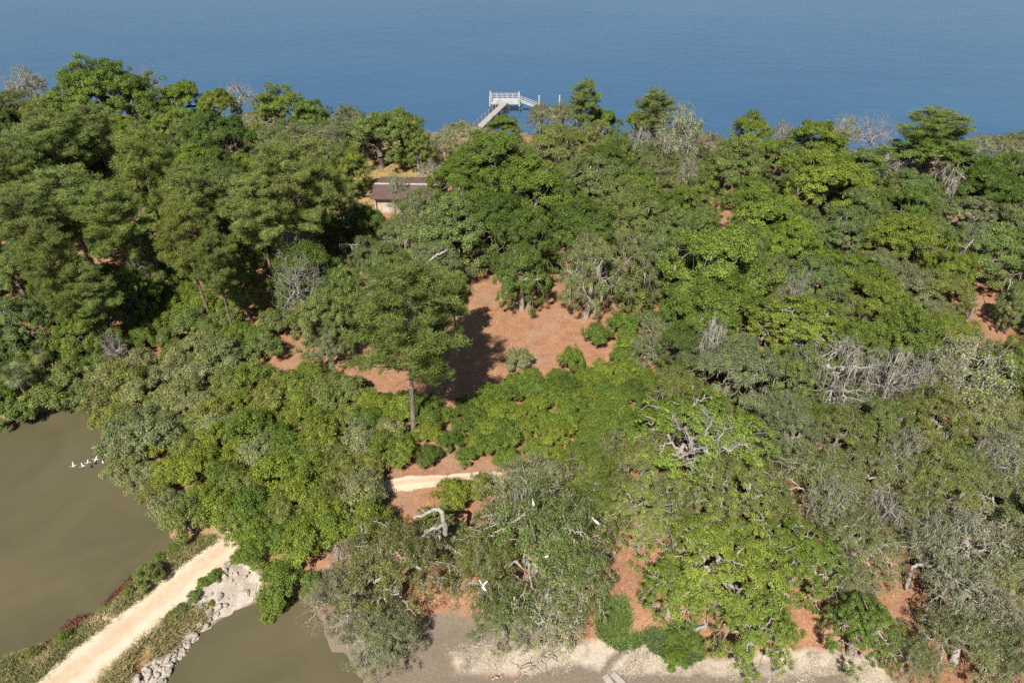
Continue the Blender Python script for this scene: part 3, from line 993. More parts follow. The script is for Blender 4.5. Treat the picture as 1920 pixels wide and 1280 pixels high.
 ('B', 1675, 712, 56, 'pg', 'second silver dead tree with two curved bare branches', 8),
 ('H', 1812, 700, 84, 'pl', 'wide half-bare tree with pale branches near the right edge', 8),
 ('D', 1600, 640, 44, 'gr', 'green oak behind the large silver dead tree'),
 ('D', 1500, 690, 50, 'gg', 'green-grey oak left of the large silver dead tree'),
 ('M', 1750, 772, 66, 'ol', 'olive oak below the second silver dead tree'),
 ('T', 1850, 768, 66, 'pl', 'pale thin oak at the right below the half-bare tree'),
 ('T', 1910, 830, 56, 'pl', 'pale thin oak on the right edge at mid-lower height'),
 ('M', 1580, 800, 60, 'ol', 'olive oak below the large silver dead tree'),
 ('M', 1484, 800, 58, 'gy', 'mossy oak right of the gnarled bright oak'),
 ('D', 1660, 790, 50, 'gg', 'green-grey oak under the two silver dead trees'),
 ('O', 1325, 800, 112, 'br', 'large gnarled oak with white twisted limbs through its crown', 9.5),
 ('M', 1275, 722, 52, 'ol', 'olive oak at the right rim of the thicket'),
 # --- lower right
 ('O', 1385, 925, 84, 'ol', 'gnarled yellow-green oak above a bare pinkish trunk', 8),
 ('T', 1548, 900, 72, 'gy', 'grey thin oak right of the gnarled yellow-green oak'),
 ('T', 1660, 880, 66, 'gy', 'grey thin oak behind the brown clearings'),
 ('M', 1765, 880, 60, 'ol', 'olive oak above the brown clearings at lower right'),
 ('T', 1860, 930, 66, 'pl', 'pale thin oak above the silver curled branches'),
 ('O', 1370, 1050, 110, 'br', 'spreading bright gnarled oak in the lower right', 7.5),
 ('O', 1500, 1030, 72, 'gr', 'gnarled green oak right of the spreading bright one'),
 ('O', 1425, 1150, 70, 'br', 'bright gnarled oak overhanging the pale mudflat', 6.5),
 ('O', 1632, 1150, 58, 'gr', 'green gnarled oak nearest the mudflat on the right', 6),
 ('O', 1268, 1090, 52, 'br', 'small bright gnarled oak right of the pine-straw path', 5.5),
 ('T', 1620, 1010, 66, 'gy', 'grey-green thin oak between the brown patches'),
 ('H', 1815, 1020, 76, 'pg', 'half-bare silver tree with curled branches at lower right', 5.5),
 ('H', 1795, 1115, 66, 'pg', 'half-bare silver tree with an arching white limb', 5),
 ('T', 1905, 1085, 60, 'pl', 'pale brushy oak on the right edge, lower of two'),
 ('T', 1815, 1200, 72, 'gy', 'grey brushy oak in the bottom right corner area', 4.5),
 ('T', 1730, 1215, 40, 'gy', 'grey brush tree left of the bottom right corner', 4),
 ('T', 1920, 1230, 60, 'gy', 'grey brush tree in the bottom right corner', 4.5),
 ('T', 1735, 960, 56, 'ol', 'olive thin oak amid brown ground'),
 # --- lower centre
 ('O', 1208, 945, 72, 'ol', 'yellow-olive oak right of the large thin oak', 7.5),
 ('M', 1215, 850, 60, 'ol', 'olive oak left of the gnarled white-limbed oak'),
 ('T', 1010, 990, 118, 'gg', 'very large thin oak with tangled grey limbs in the lower centre', 8),
 ('T', 905, 1050, 62, 'ol', 'thin oak left half of the lower centre tangle', 6.5),
 ('T', 1080, 1070, 62, 'gg', 'thin oak on the right of the lower centre tangle', 6),
 ('T', 1000, 905, 72, 'pl', 'thin pale oak overhanging the dirt track'),
 ('T', 735, 1050, 90, 'ol', 'grey-green thin oak left of the curved snag', 7),
 ('S', 600, 1095, 44, 'gg', 'dull green bush on the right pond bank'),
 ('T', 640, 1112, 58, 'pg', 'silver twiggy oak beside the right pond', 5.5),
 ('T', 715, 1165, 66, 'gy', 'grey-green thin oak drooping over the right pond', 5),
 ('T', 945, 1135, 56, 'gg', 'low green thin oak above the mudflat', 4.5),
 ('H', 1040, 1150, 60, 'pl', 'half-bare tree with drooping pale limbs over the mudflat', 5),
 ('S', 900, 912, 34, 'ol', 'olive bush hiding the middle of the dirt track'),
 ('S', 848, 925, 42, 'ye', 'yellow-green bush standing before the dirt track'),
 ('S', 520, 1075, 54, 'gr', 'dark green bush at the road end by the right pond'),
 ('S', 570, 1010, 60, 'br', 'bright bush above the road end'),
 ('S', 505, 1115, 34, 'br', 'low bright bush touching the right pond'),
 ('S', 620, 980, 56, 'br', 'bright bush left of the grey-green thin oak'),
 ('S', 478, 1000, 46, 'br', 'bright bush covering the bend of the sand road'),
 ('S', 530, 1010, 40, 'gr', 'mid-green bush between the road bend and the bright bush'),
 ('S', 440, 985, 36, 'ol', 'olive bush on the inner side of the road bend'),
 ('S', 1165, 610, 34, 'gr', 'green bush below the light green conifer'),
 ('S', 1215, 600, 34, 'gg', 'dull green bush right of the light green conifer'),
 ('S', 1180, 645, 34, 'br', 'bright bush at the upper right corner of the thicket'),
 ('S', 470, 1035, 36, 'gr', 'green bush leaning over the end of the sand road'),
 ('S', 275, 1078, 30, 'ol', 'feathery olive bush on the causeway verge'),
 ('S', 1072, 672, 28, 'br', 'bright leafy bush standing up at the thicket top', 3.6),
 ('S', 972, 672, 30, 'pl', 'pale loose bush on the lower edge of the clearing'),
 ('S', 1120, 628, 30, 'gr', 'green bush at the right lower edge of the clearing'),
 ('S', 517, 605, 38, 'gg', 'grey-green rounded bush left of the dead-limbed tree'),
 ('D', 600, 585, 56, 'gg', 'dark oak under the dead limbs left of the big pine'),
 ('B', 566, 545, 52, 'pg', 'dead tree with grey tangled branches and moss left of the big pine', 11),
 ('D', 640, 545, 46, 'gg', 'dull green oak left of the big pine crown, over the shaded grass', 9),
 ('D', 690, 480, 34, 'gg', 'mossy oak at the right of the shaded grassy patch', 8),
 ('T', 832, 266, 26, 'pl', 'pale scrubby tree at the shoreline gap left of the walkway', 4.5),
 ('B', 815, 285, 22, 'pg', 'grey leafless scrub tree beside the lawn, nearest the dock side', 4),
 ('T', 770, 282, 22, 'pg', 'pale grey scrub at the back edge of the house lawn', 3.5),
 ('H', 1752, 715, 46, 'pg', 'half-bare silver tree between the dead trees and the right edge', 7.5),
 ('H', 1690, 858, 44, 'pg', 'half-bare grey tree in the middle of the lower right woods', 6.5),
 ('H', 1872, 862, 48, 'pg', 'half-bare pale tree near the right edge above the curled branches', 6.5),
 ('H', 1556, 945, 46, 'pg', 'half-bare grey tree right of the pinkish trunk', 6),
 ('B', 1335, 655, 34, 'pg', 'bare silver tree top poking out below the dense oaks', 8.5),
 ('B', 1490, 565, 30, 'pg', 'bare twisted top in the yellowish branchy oak', 9.5),
 ('H', 1742, 1020, 48, 'pg', 'half-bare grey tree beside the brown patch at lower right', 5.5),
 ('H', 1880, 1160, 52, 'pg', 'half-bare grey tree near the bottom right corner', 4.5),
 ('B', 1655, 960, 36, 'pg', 'bare silver tree left of the brown patch', 6),
 ('B', 650, 1062, 44, 'pg', 'bare silver tree beside the right pond bank', 5.5),
 ('B', 1345, 868, 44, 'pg', 'bare white branch tangle inside the gnarled oak', 8.2),
 ('B', 1820, 470, 26, 'pg', 'bare white branch tangle above the red ground', 9.5),
 ('B', 985, 965, 40, 'pg', 'bare grey branch tangle at the top of the large thin oak', 7.6),
 ('B', 1290, 330, 22, 'pg', 'bare grey top right of the green oak below the white trunk', 8.5),
 ('M', 612, 640, 38, 'gy', 'low oak hung with long moss left of the big pine', 5.5),
 ('D', 450, 530, 36, 'br', 'bright oak beside the leaning pine trunk'),
]
for row in TREES:
    k, px, py, w, col, label = row[:6]
    tree(k, px, py, w, col, label, row[6] if len(row) > 6 else None)


def rooted(kind, bx, by, tx, ty, w, col, label, **kw):
    """tree whose trunk base shows at pixel (bx, by) and whose top is at height of pixel row ty"""
    p, t = at(bx, by, 1.3)
    v = (640 - ty) / FPX
    dy, dz = CP + v * SP, -SP + v * CP
    h = CAM_H + dz / dy * p[1] - 1.3
    z_top = (CP * p[1] + SP * (CAM_H - h))
    return place(kind, p[0], p[1], w * z_top / FPX, h, col, label, **kw)


rooted('P', 776, 815, 745, 512, 114, (0.19, 0.245, 0.06), 'big pine with a bare trunk standing in the thicket', var=0, rz=0.6, bark=(0.26, 0.19, 0.15))
rooted('P', 836, 690, 832, 515, 44, 'pn', 'pine behind the big pine at the clearing edge', var=1, rz=2.0, bark=(0.2, 0.15, 0.12))
rooted('P', 856, 655, 850, 520, 34, 'pn', 'slim pine between the clearing and the pine pair', var=2)
rooted('D', 978, 583, 975, 452, 56, 'gr', 'oak with a pale trunk standing in the clearing', var=1, bark=(0.33, 0.29, 0.24))
rooted('M', 1098, 598, 1130, 420, 62, 'gy', 'mossy oak with a pale trunk at the right of the clearing', bark=(0.3, 0.27, 0.22))
rooted('M', 1168, 580, 1160, 425, 66, 'gy', 'big round grey mossy oak right of the clearing')

# ------------------------------------------------------------------ shrub thickets
COLN = dict(dk='dark green', gr='mid-green', br='bright green', ye='yellow-green', ol='olive', gy='grey-green', pl='pale olive', gg='dull green', pn='pine-green', pg='pale grey')


def cell(f):
    return 'left' if f < 0.34 else ('right' if f > 0.66 else 'middle')


def thicket(pp, spacing, rr, cols, noun, where, group, kind='S', seed=1, hk=1.0):
    rng = np.random.default_rng(seed)
    P = poly(pp, 1.3)
    lo, hi = P.min(0), P.max(0)
    Q = rng.uniform(lo, hi, (4000, 2))
    Q = Q[sdf(P, Q[:, 0], Q[:, 1]) < 0]
    got = np.zeros((0, 2))
    for q in Q:
        if len(got) and np.hypot(*(got - q).T).min() < spacing: continue
        got = np.vstack([got, q])
    for q in got:
        r = rng.uniform(*rr)
        c = cols[rng.integers(len(cols))]
        f = (q - lo) / (hi - lo)
        v = 'front' if f[1] < 0.34 else ('back' if f[1] > 0.66 else 'centre')
        hh = cell(f[0])
        spot = 'middle' if (v == 'centre' and hh == 'middle') else (v if hh == 'middle' else (hh + ' side' if v == 'centre' else v + ' ' + hh))
        place(kind, q[0], q[1], r, (0.7 + 1.05 * r) * hk * rng.uniform(0.85, 1.2), c, '%s%s %s at the %s of %s' % ('small ' if r < rr[0] + 0.34 * (rr[1] - rr[0]) else ('large ' if r > rr[0] + 0.7 * (rr[1] - rr[0]) else ''), COLN[c], noun, spot, where), group, noun.replace(' ', '_'))


thicket([(190, 740), (300, 695), (420, 675), (450, 720), (420, 800), (330, 840), (235, 880), (195, 820)], 2.3, (1.9, 2.7), ['pl', 'pl', 'gy', 'ol'],
        'wax myrtle', 'the pale mound by the pond', 'pale myrtles at the pond', seed=11)
thicket([(225, 890), (340, 840), (440, 800), (470, 730), (560, 720), (640, 740), (720, 780), (745, 850), (700, 930), (720, 1000), (660, 1040), (560, 985), (470, 975), (380, 1000), (305, 985), (290, 925)], 2.1, (1.7, 2.6),
        ['br', 'ol', 'ol', 'gr', 'ye', 'pl'], 'wax myrtle', 'the mass between pond and track', 'green myrtles by the sand road', seed=12)
thicket([(720, 770), (800, 780), (870, 768), (960, 728), (1060, 712), (1170, 685), (1240, 725), (1225, 800), (1150, 850), (1060, 872), (960, 876), (850, 872), (740, 868)], 1.75, (1.3, 2.1),
        ['br', 'gr', 'gr', 'br', 'gr', 'br', 'dk', 'ye'], 'leafy shrub', 'the thicket below the clearing', 'shrubs of the central thicket', seed=13, hk=0.85)
thicket([(-40, 640), (60, 660), (200, 690), (175, 765), (90, 772), (0, 785), (-60, 785)], 2.4, (1.8, 2.7), ['dk', 'gg', 'gr', 'gg'],
        'shrub', 'the upper left pond bank', 'dark bank shrubs', seed=14)
thicket([(250, 570), (340, 560), (440, 600), (490, 640), (540, 670), (430, 690), (330, 690), (270, 660)], 2.2, (1.7, 2.5), ['gr', 'br', 'gr', 'gg'],
        'shrub', 'the patch under the left pines', 'shrubs under the left pines', seed=15)
thicket([(0, 440), (220, 440), (480, 500), (350, 560), (200, 600), (0, 620)], 4.6, (1.8, 2.6), ['dk', 'gg', 'gr'],
        'understorey shrub', 'the shady left woods', 'understorey shrubs of the left woods', seed=16)
thicket([(1260, 620), (1420, 640), (1640, 680), (1700, 760), (1900, 800), (1900, 880), (1600, 870), (1300, 880), (1250, 720)], 4.4, (1.5, 2.4), ['gg', 'gr', 'ol'],
        'understorey shrub', 'the lower right woods', 'understorey shrubs of the right woods', seed=17)
thicket([(1240, 1190), (1300, 1180), (1310, 1235), (1260, 1230)], 1.3, (0.8, 1.2), ['gg', 'gr'],
        'low shrub', 'the clump by the path', 'low shrubs by the mudflat', seed=18, hk=0.7)
thicket([(600, 735), (690, 755), (700, 720), (620, 725)], 2.2, (1.2, 1.7), ['br', 'gr'],
        'low shrub', 'the strip beside the big pine', 'shrubs left of the big pine', seed=19)

# ------------------------------------------------------------------ gap fillers of the closed canopy
OPEN = [[(855, 520), (1130, 500), (1130, 640), (960, 700), (860, 715), (690, 715), (590, 740), (540, 690), (700, 640), (860, 640)],
        [(375, 530), (445, 530), (445, 600), (375, 600)], [(1695, 560), (1745, 560), (1745, 602), (1695, 602)], [(1825, 545), (1900, 545), (1900, 635), (1825, 635)], [(690, 290), (830, 290), (830, 400), (690, 400)],
        [(610, 465), (680, 465), (680, 500), (610, 500)], [(1020, 450), (1075, 450), (1075, 540), (1020, 540)], [(690, 880), (990, 870), (990, 930), (690, 930)], [(1165, 1030), (1215, 1030), (1215, 1210), (1165, 1210)],
        [(1350, 380), (1375, 380), (1375, 430), (1350, 430)], [(1630, 980), (1720, 980), (1720, 1120), (1630, 1120)], [(1860, 1000), (1900, 1000), (1900, 1060), (1860, 1060)],
        [(0, 780), (190, 780), (300, 930), (330, 1010), (430, 1000), (500, 1060), (480, 1130), (600, 1140), (640, 1260), (830, 1190), (1000, 1190), (1200, 1180), (1640, 1210), (1720, 1290), (0, 1290)],
        [(1400, 560), (1420, 560), (1420, 600), (1400, 600)], [(880, 160), (1060, 160), (1060, 245), (880, 250)], [(540, 640), (640, 640), (640, 700), (540, 700)]]
OPENA = [np.array(o, float) for o in OPEN]


def project(x, y, z):
    dz = z - CAM_H
    depth = CP * y - SP * dz
    return 960 + FPX * x / depth, 640 - FPX * (SP * y + CP * dz) / depth, depth


def fill(n_try, r_rng, need, seed, kinds, cols, box=None):
    rng = np.random.default_rng(seed)
    for _ in range(n_try):
        y = rng.uniform(32, 150)
        x = rng.uniform(-1, 1) * (30 + y * 0.72)
        if box: x, y = rng.uniform(box[0], box[1]), rng.uniform(box[2], box[3])
        r = rng.uniform(*r_rng)
        k = kinds[rng.integers(len(kinds))]
        h = hgt(k, r) * rng.uniform(0.68, 1.08)
        A = np.array([(a[0], a[1], a[2]) for a in ALL if a[5] != 'B'])
        if (np.hypot(A[:, 0] - x, A[:, 1] - y) / (A[:, 2] + r)).min() < need: continue
        X, Y = np.array([x]), np.array([y])
        if sdf(RIVER, X, Y)[0] < r * 0.7 or sdf(POND_L, X, Y)[0] < r or sdf(POND_R, X, Y)[0] < r or sdf(FLAT, X, Y)[0] < r * 0.6: continue
        u, v, d = project(x, y, 1.3 + h * 0.5)
        rp = r * FPX / d
        ut, vt, d2 = project(x, y, 1.3 + h)
        if vt < np.interp(ut, [0, 100, 300, 480, 620, 770, 800, 830, 1000, 1150, 1300, 1360, 1460, 1520, 1650, 1920], [165, 180, 195, 205, 232, 275, 300, 275, 245, 240, 265, 290, 285, 262, 262, 280]): continue
        bad = False
        for o in OPENA:
            pu, pv = np.array([u, u - rp * .7, u + rp * .7, u, u]), np.array([v, v, v, v - rp * .8, v + rp * .8])
            if sdf(o, pu, pv).min() < 0: bad = True; break
        if bad: continue
        c = cols[rng.integers(len(cols))]
        dd = [(np.hypot(a[0] - x, a[1] - y), a) for a in ALL if 'tucked' not in a[4] and a[5] in 'DMOTPBH']
        a = min(dd, key=lambda q: q[0])[1]
        dx, dy = x - a[0], y - a[1]
        rel = ('right of' if dx > 0 else 'left of') if abs(dx) > abs(dy) else ('behind' if dy > 0 else 'in front of')
        noun = {'D': 'oak', 'M': 'mossy oak', 'T': 'thin oak', 'S': 'bush', 'P': 'pine', 'O': 'gnarled oak'}[k]
        lab = '%s %s tucked %s the %s' % (COLN[c], noun, rel, a[4])
        reg = 'left woods' if x < -20 else ('right woods' if x > 22 else 'central woods')
        if len(lab.split()) > 16:
            w = lab.split()[:16]
            while w[-1].strip(',') in ('the', 'of', 'a', 'and', 'its', 'with', 'in', 'on', 'by', 'at', 'to', 'over', 'under', 'between', 'below', 'above', 'left', 'right', 'from', 'big', 'great', 'long', 'beside', 'before', 'white', 'bare', 'dark', 'pale', 'near', 'two', 'lower', 'red', 'directly', 'behind'): w = w[:-1]
            lab = ' '.join(w).rstrip(',')
        place(k, x, y, r, h, c, lab, 'gap fillers of the ' + reg, 'bush' if k == 'S' else None)


fill(2600, (3.2, 5.0), 0.60, 5, 'DDDMD', ['gr', 'gg', 'dk', 'gy', 'ol', 'br'])
fill(2200, (2.2, 3.4), 0.60, 8, 'TMOT', ['gr', 'gg', 'gy', 'pl', 'ol', 'br'])
fill(1600, (1.7, 2.6), 0.50, 9, 'TTMT', ['gy', 'ol', 'gg', 'gr'], (6, 75, 30, 60))
fill(2600, (1.6, 2.8), 0.72, 6, 'SSSD', ['gr', 'gg', 'dk', 'gy', 'ol', 'br'])

# ------------------------------------------------------------------ house
M_CREAM = simple('cream_siding', (0.42, 0.35, 0.24), (0.54, 0.46, 0.33), 3, 0.8)
M_WHITE = simple('white_paint', (0.34, 0.33, 0.31), (0.54, 0.53, 0.51), 2.0, 0.7)
M_PILE0 = simple('brown_trim', (0.10, 0.07, 0.055), (0.16, 0.11, 0.09), 4, 0.8)
M_DARK = simple('dark_glass', (0.02, 0.025, 0.03), (0.05, 0.055, 0.06), 3, 0.2)


def shingles():
    t = NT('brown_shingles')
    p = t.objco()
    br = t.node('ShaderNodeTexBrick')
    t.l.new(p, br.inputs['Vector'])
    br.inputs['Scale'].default_value = 1.0
    br.inputs['Brick Width'].default_value = 0.45
    br.inputs['Row Height'].default_value = 0.22
    br.inputs['Mortar Size'].default_value = 0.012
    br.inputs['Color1'].default_value = (0.105, 0.062, 0.054, 1)
    br.inputs['Color2'].default_value = (0.14, 0.085, 0.072, 1)
    br.inputs['Mortar'].default_value = (0.065, 0.04, 0.036, 1)
    n = t.noise(0.8, 4, 0.6, p)
    t.color(t.mix(t.ramp(n, [(0.5, 0.0), (0.75, 0.45)]), br.outputs[0], (0.19, 0.14, 0.12)))
    t.set(Roughness=0.9)
    return t.m


def house():
    E, RISE, W = 4.0, 0.55, 10.0
    A, B = at(693.5, 372, E)[0], at(714, 331.5, E)[0]
    D = float(np.hypot(*(B - A)[:2]))
    yaw = math.atan2(B[1] - A[1], B[0] - A[0]) - math.pi / 2
    root = empty('house', (A[0], A[1], 1.2), yaw)
    tag(root, 'cream house with a brown shingle roof and white ridge behind the oaks', 'house')
    e = E - 1.2
    S = M_CREAM
    MB().box(0.5, W - 0.5, 0.6, 0.75, -0.3, e - 0.06).build('front_wall', S, root)
    MB().box(0.5, W - 0.5, D - 0.75, D - 0.6, -0.3, e - 0.06).build('back_wall', S, root)
    for x in (0.5, W - 0.65):
        m = MB()
        y0, y1, ym = 0.755, D - 0.755, D / 2
        P = [(y0, -0.3), (y1, -0.3), (y1, e + 0.05), (ym, e + RISE - 0.12), (y0, e + 0.05)]
        v = [(x, a, b) for a, b in P] + [(x + 0.15, a, b) for a, b in P]
        m.add(v, [[4, 3, 2, 1, 0], [5, 6, 7, 8, 9]] + [[i, (i + 1) % 5, (i + 1) % 5 + 5, i + 5] for i in range(5)])
        m.build('gable_wall', S, root)
    R = shingles()
    for s in (0, 1):
        y0, y1 = (0, D / 2) if s == 0 else (D, D / 2)
        m = MB()
        v = []
        for dz in (0.0, -0.12):
            v += [(0, y0, e + dz), (W, y0, e + dz), (W, y1, e + RISE + dz), (0, y1, e + RISE + dz)]
        m.hexa(v[4:] + v[:4])
        m.build('roof_slope', R, root)
    MB().bar((-0.03, D / 2, e + RISE + 0.05), (W + 0.03, D / 2, e + RISE + 0.05), 0.34, 0.12).build('ridge_cap', M_WHITE, root)
    MB().bar((0, -0.06, e - 0.05), (W, -0.06, e - 0.05), 0.11, 0.12).build('gutter', M_PILE0, root)
    d = MB().box(1.9, 2.85, 0.54, 0.598, -0.2, 1.95).build('door', M_WHITE, root)
    MB().box(2.7, 2.76, 0.5, 0.538, 0.8, 0.9).build('handle', M_DARK, d)
    for x in (4.2, 6.9):
        f = MB().box(x, x + 1.3, 0.55, 0.598, 0.6, 1.95).build('window', M_WHITE, root)
        MB().box(x + 0.1, x + 0.62, 0.53, 0.548, 0.7, 1.85).build('pane', M_DARK, f)
        MB().box(x + 0.68, x + 1.2, 0.53, 0.548, 0.7, 1.85).build('pane', M_DARK, f)
    for x in (0.62, 3.4):
        MB().box(x, x + 0.14, 0.12, 0.26, -0.3, e - 0.12).build('porch_post', M_WHITE, root)


house()

# ------------------------------------------------------------------ dock
M_PLANK = simple('weathered_planks', (0.28, 0.245, 0.21), (0.44, 0.395, 0.345), 3, 0.9, 0.4, (1, 14, 1))
M_PILE = simple('old_piling', (0.07, 0.06, 0.05), (0.16, 0.135, 0.11), 3, 0.9)


def dock():
    Z = 2.3
    fl, fr = at(920.5, 192.5, Z)[0], at(972, 192.5, Z)[0]
    x0, x1, y0 = fl[0], fr[0], fl[1]
    y1 = y0 + 3.3
    root = empty('dock', ((x0 + x1) / 2, y0, 0))
    tag(root, 'white wooden pier with railed head and long walkway reaching over the river', 'dock')
    ox, oy = root.location.x, root.location.y
    def L(x, y, z): return (x - ox, y - oy, z)
    def box(name, a, b, mat, par=root):
        return MB().box(a[0] - ox, b[0] - ox, a[1] - oy, b[1] - oy, a[2], b[2]).build(name, mat, par)
    n = 16
    for i in range(n):     # deck boards, laid away from the shore
        a = x0 + (x1 - x0) * i / n
        box('plank', (a + 0.012, y0, Z - 0.05), (a + (x1 - x0) / n - 0.012, y1, Z + random.uniform(0, 0.012)), M_WHITE)
    box('fascia_beam', (x0 - 0.06, y0 - 0.10, Z - 0.38), (x1 + 0.06, y0 - 0.012, Z + 0.02), M_WHITE)
    box('fascia_beam', (x0 - 0.06, y1 + 0.012, Z - 0.38), (x1 + 0.06, y1 + 0.10, Z + 0.02), M_WHITE)
    for x, y, top in ((x0 - 0.22, y0 - 0.1, 3.6), (x0 - 0.2, y1, 3.9), (x1 + 0.22, y0 - 0.1, 3.3), (x1 + 0.2, y1, 3.8), ((x0 + x1) / 2 + 1.0, y0 + 0.4, 2.2), ((x0 + x1) / 2 - 1.2, y1 - 0.3, 2.2)):
        p = L(x, y, 0)
        MB().tube([(p[0], p[1], -2), (p[0], p[1], 1.5)], [0.17, 0.16], 9).build('piling', M_PILE, root)
        MB().tube([(p[0], p[1], 1.5), (p[0], p[1], top)], [0.165, 0.155], 9).build('piling_sleeve', M_WHITE, root)
    for i in range(6):
        x = x0 + (x1 - x0) * i / 5
        box('rail_post', (x - 0.05, y1 - 0.06, Z), (x + 0.05, y1 + 0.005, Z + 1.15), M_WHITE)
    for z in (0.42, 0.76, 1.12):
        box('rail', (x0, y1 - 0.09, Z + z - 0.05), (x1, y1 - 0.062, Z + z + 0.05), M_WHITE)
    for i in range(3):
        y = y0 + (y1 - y0) * i / 3 + 0.1
        box('rail_post', (x0 - 0.004, y - 0.05, Z), (x0 + 0.09, y + 0.05, Z + 1.15), M_WHITE)
    for z in (0.42, 0.76, 1.12):
        box('rail', (x0 + 0.092, y0, Z + z - 0.04), (x0 + 0.12, y1 - 0.1, Z + z + 0.04), M_WHITE)
    # walkway to the shore
    a, b = at(947, 192.5, Z)[0], at(893, 244, Z - 0.3)[0]
    d = (b - a)
    ln = np.linalg.norm(d)
    u = d / ln
    s = np.array([-u[1], u[0], 0])
    s /= np.linalg.norm(s)
    m = 46
    me = None
    for i in range(m):
        c = a + d * ((i + 0.5) / m)
        if me is None:
            v = MB().box(-0.70, 0.70, -ln / m / 2 + 0.012, ln / m / 2 - 0.012, -0.05, 0.0)
            o = v.build('walkway_plank', M_PLANK, root)
            me = o.data
        else:
            o = obj('walkway_plank', me, root)
        o.location = L(c[0], c[1], c[2] + 0.03 + random.uniform(-0.012, 0.012))
        o.rotation_euler = (0, 0, math.atan2(u[1], u[0]) - math.pi / 2 + random.uniform(-0.01, 0.01))
    for k in (-0.6, 0.6):
        p, q = a + s * k, b + s * k
        MB().bar(L(p[0], p[1], p[2] - 0.17), L(q[0], q[1], q[2] - 0.17), 0.09, 0.22).build('stringer', M_PLANK, root)
    for i in range(1, 9):
        c = a + d * (i / 8.5)
        for k in (-0.62, 0.62):
            p = c + s * k
            q = L(p[0], p[1], 0)
            MB().tube([(q[0], q[1], -2), (q[0], q[1], p[2] - 0.30)], [0.12, 0.11], 7).build('piling', M_PILE if i % 2 else M_PLANK, root)
        p = c - s * 0.78 if (s[0] > 0) else c + s * 0.78
        q = L(*p)
        MB().bar(q, (q[0], q[1], q[2] + 1.0), 0.07, 0.07).build('rail_post', M_PLANK, root)
    sg = -1 if s[0] > 0 else 1
    for z in (0.55, 0.98):
        p, q = a + s * 0.83 * sg, b + s * 0.83 * sg
        MB().bar(L(p[0], p[1], p[2] + z), L(q[0], q[1], q[2] + z), 0.05, 0.06).build('handrail', M_PLANK, root)
    # gangway
    g0, g1 = np.array([x1 + 0.45, y0 + 1.2, Z]), at(1020, 206, 0.55)[0]
    G0 = empty('gangway', tuple(g0))
    tag(G0, 'white railed gangway sloping from the pier head down to the floating dock', 'gangway')
    v = g1 - g0
    MB().bar((0, 0, 0), tuple(v), 1.2, 0.09).build('ramp', M_WHITE, G0)
    for k in (-0.62, 0.62):
        MB().bar((0, k, 0.0), (v[0], v[1] + k, v[2]), 0.07, 0.2).build('side_beam', M_WHITE, G0)
        for z in (0.5, 0.95):
            MB().bar((0, k, z), (v[0], v[1] + k, v[2] + z), 0.05, 0.06).build('rail', M_WHITE, G0)
        for i in range(6):
            w = v * (i / 5)
            MB().bar((w[0], w[1] + k, w[2] + 0.1), (w[0], w[1] + k, w[2] + 0.97), 0.05, 0.05).build('rail_post', M_WHITE, G0)
    f0, f1 = at(998, 210.5, 0.5)[0], at(1056, 213, 0.5)[0]
    F = empty('floating_dock', (f0[0], f0[1], 0))
    tag(F, 'low white floating dock at the foot of the gangway', 'floating dock')
    w = f1[0] - f0[0]
    for i in range(12):
        MB().box(w * i / 12 + 0.012, w * (i + 1) / 12 - 0.012, 0, 2.4, 0.42, 0.48).build('plank', M_PLANK, F)
    MB().box(-0.05, w + 0.05, -0.06, 2.46, 0.12, 0.415).build('frame', M_WHITE, F)
    for i in range(3):
        MB().box(0.3 + i * w / 3, 0.3 + i * w / 3 + 1.2, 0.2, 2.2, -0.35, 0.118).build('float', M_PILE, F)
    for px, nm in ((1011, 'tall white mooring post standing beside the gangway'), (1049.5, 'white mooring post at the outer end of the floating dock')):
        p = at(px, 204, 0.5)[0]
        o = MB().tube([(0, 0, -2), (0, 0, 2.9)], [0.17, 0.16], 10).tube([(0, 0, 2.9), (0, 0, 3.05)], [0.19, 0.03], 10).build('mooring_post', M_WHITE)
        o.location = (p[0], p[1] + 1.6, 0)
        tag(o, nm, 'post', 'mooring posts')


dock()

# ------------------------------------------------------------------ grasses, litter (uncountable)
def blades(name, P, L, w, col, up=0.8, kind='stuff', lean=0.35, rngs=3, per=9, spread=0.16):
    rng = np.random.default_rng(rngs)
    n = len(P) * per
    ci = np.repeat(np.arange(len(P)), per)
    b = np.zeros((n, 3))
    b[:, :2] = np.asarray(P)[ci, :2] + rng.normal(0, spread, (n, 2))
    b[:, 2] = height(b[:, 0], b[:, 1]) - 0.02
    Ln = np.broadcast_to(L, (len(P),))[ci] * rng.uniform(0.55, 1.25, n)
    d = rng.normal(0, lean, (n, 3)); d[:, 2] = up
    d = unit(d) * Ln[:, None]
    bend = rng.normal(0, 0.22, (n, 3)) * Ln[:, None]; bend[:, 2] = -np.abs(bend[:, 2])
    s = unit(np.cross(d, rng.normal(0, 1, (n, 3)))) * (w * rng.uniform(0.6, 1.3, n))[:, None]
    m = b + d * 0.55
    V = np.stack([b - s, b + s, m + s * 0.8, m - s * 0.8, b + d + bend + s * 0.15, b + d + bend - s * 0.15], 1).reshape(-1, 3)
    k = np.arange(n)[:, None] * 6
    F = np.vstack([k + np.array([[0, 1, 2, 3]]), k + np.array([[3, 2, 4, 5]])])
    r = np.random.default_rng(rngs + 1).random(len(P))[ci] * 0.6 + rng.random(n) * 0.4
    o = obj(name, mk_mesh(name, V, F, M_BLADE, {'leaf_random': ('FACE', np.concatenate([r, r]))}), None, col)
    return o


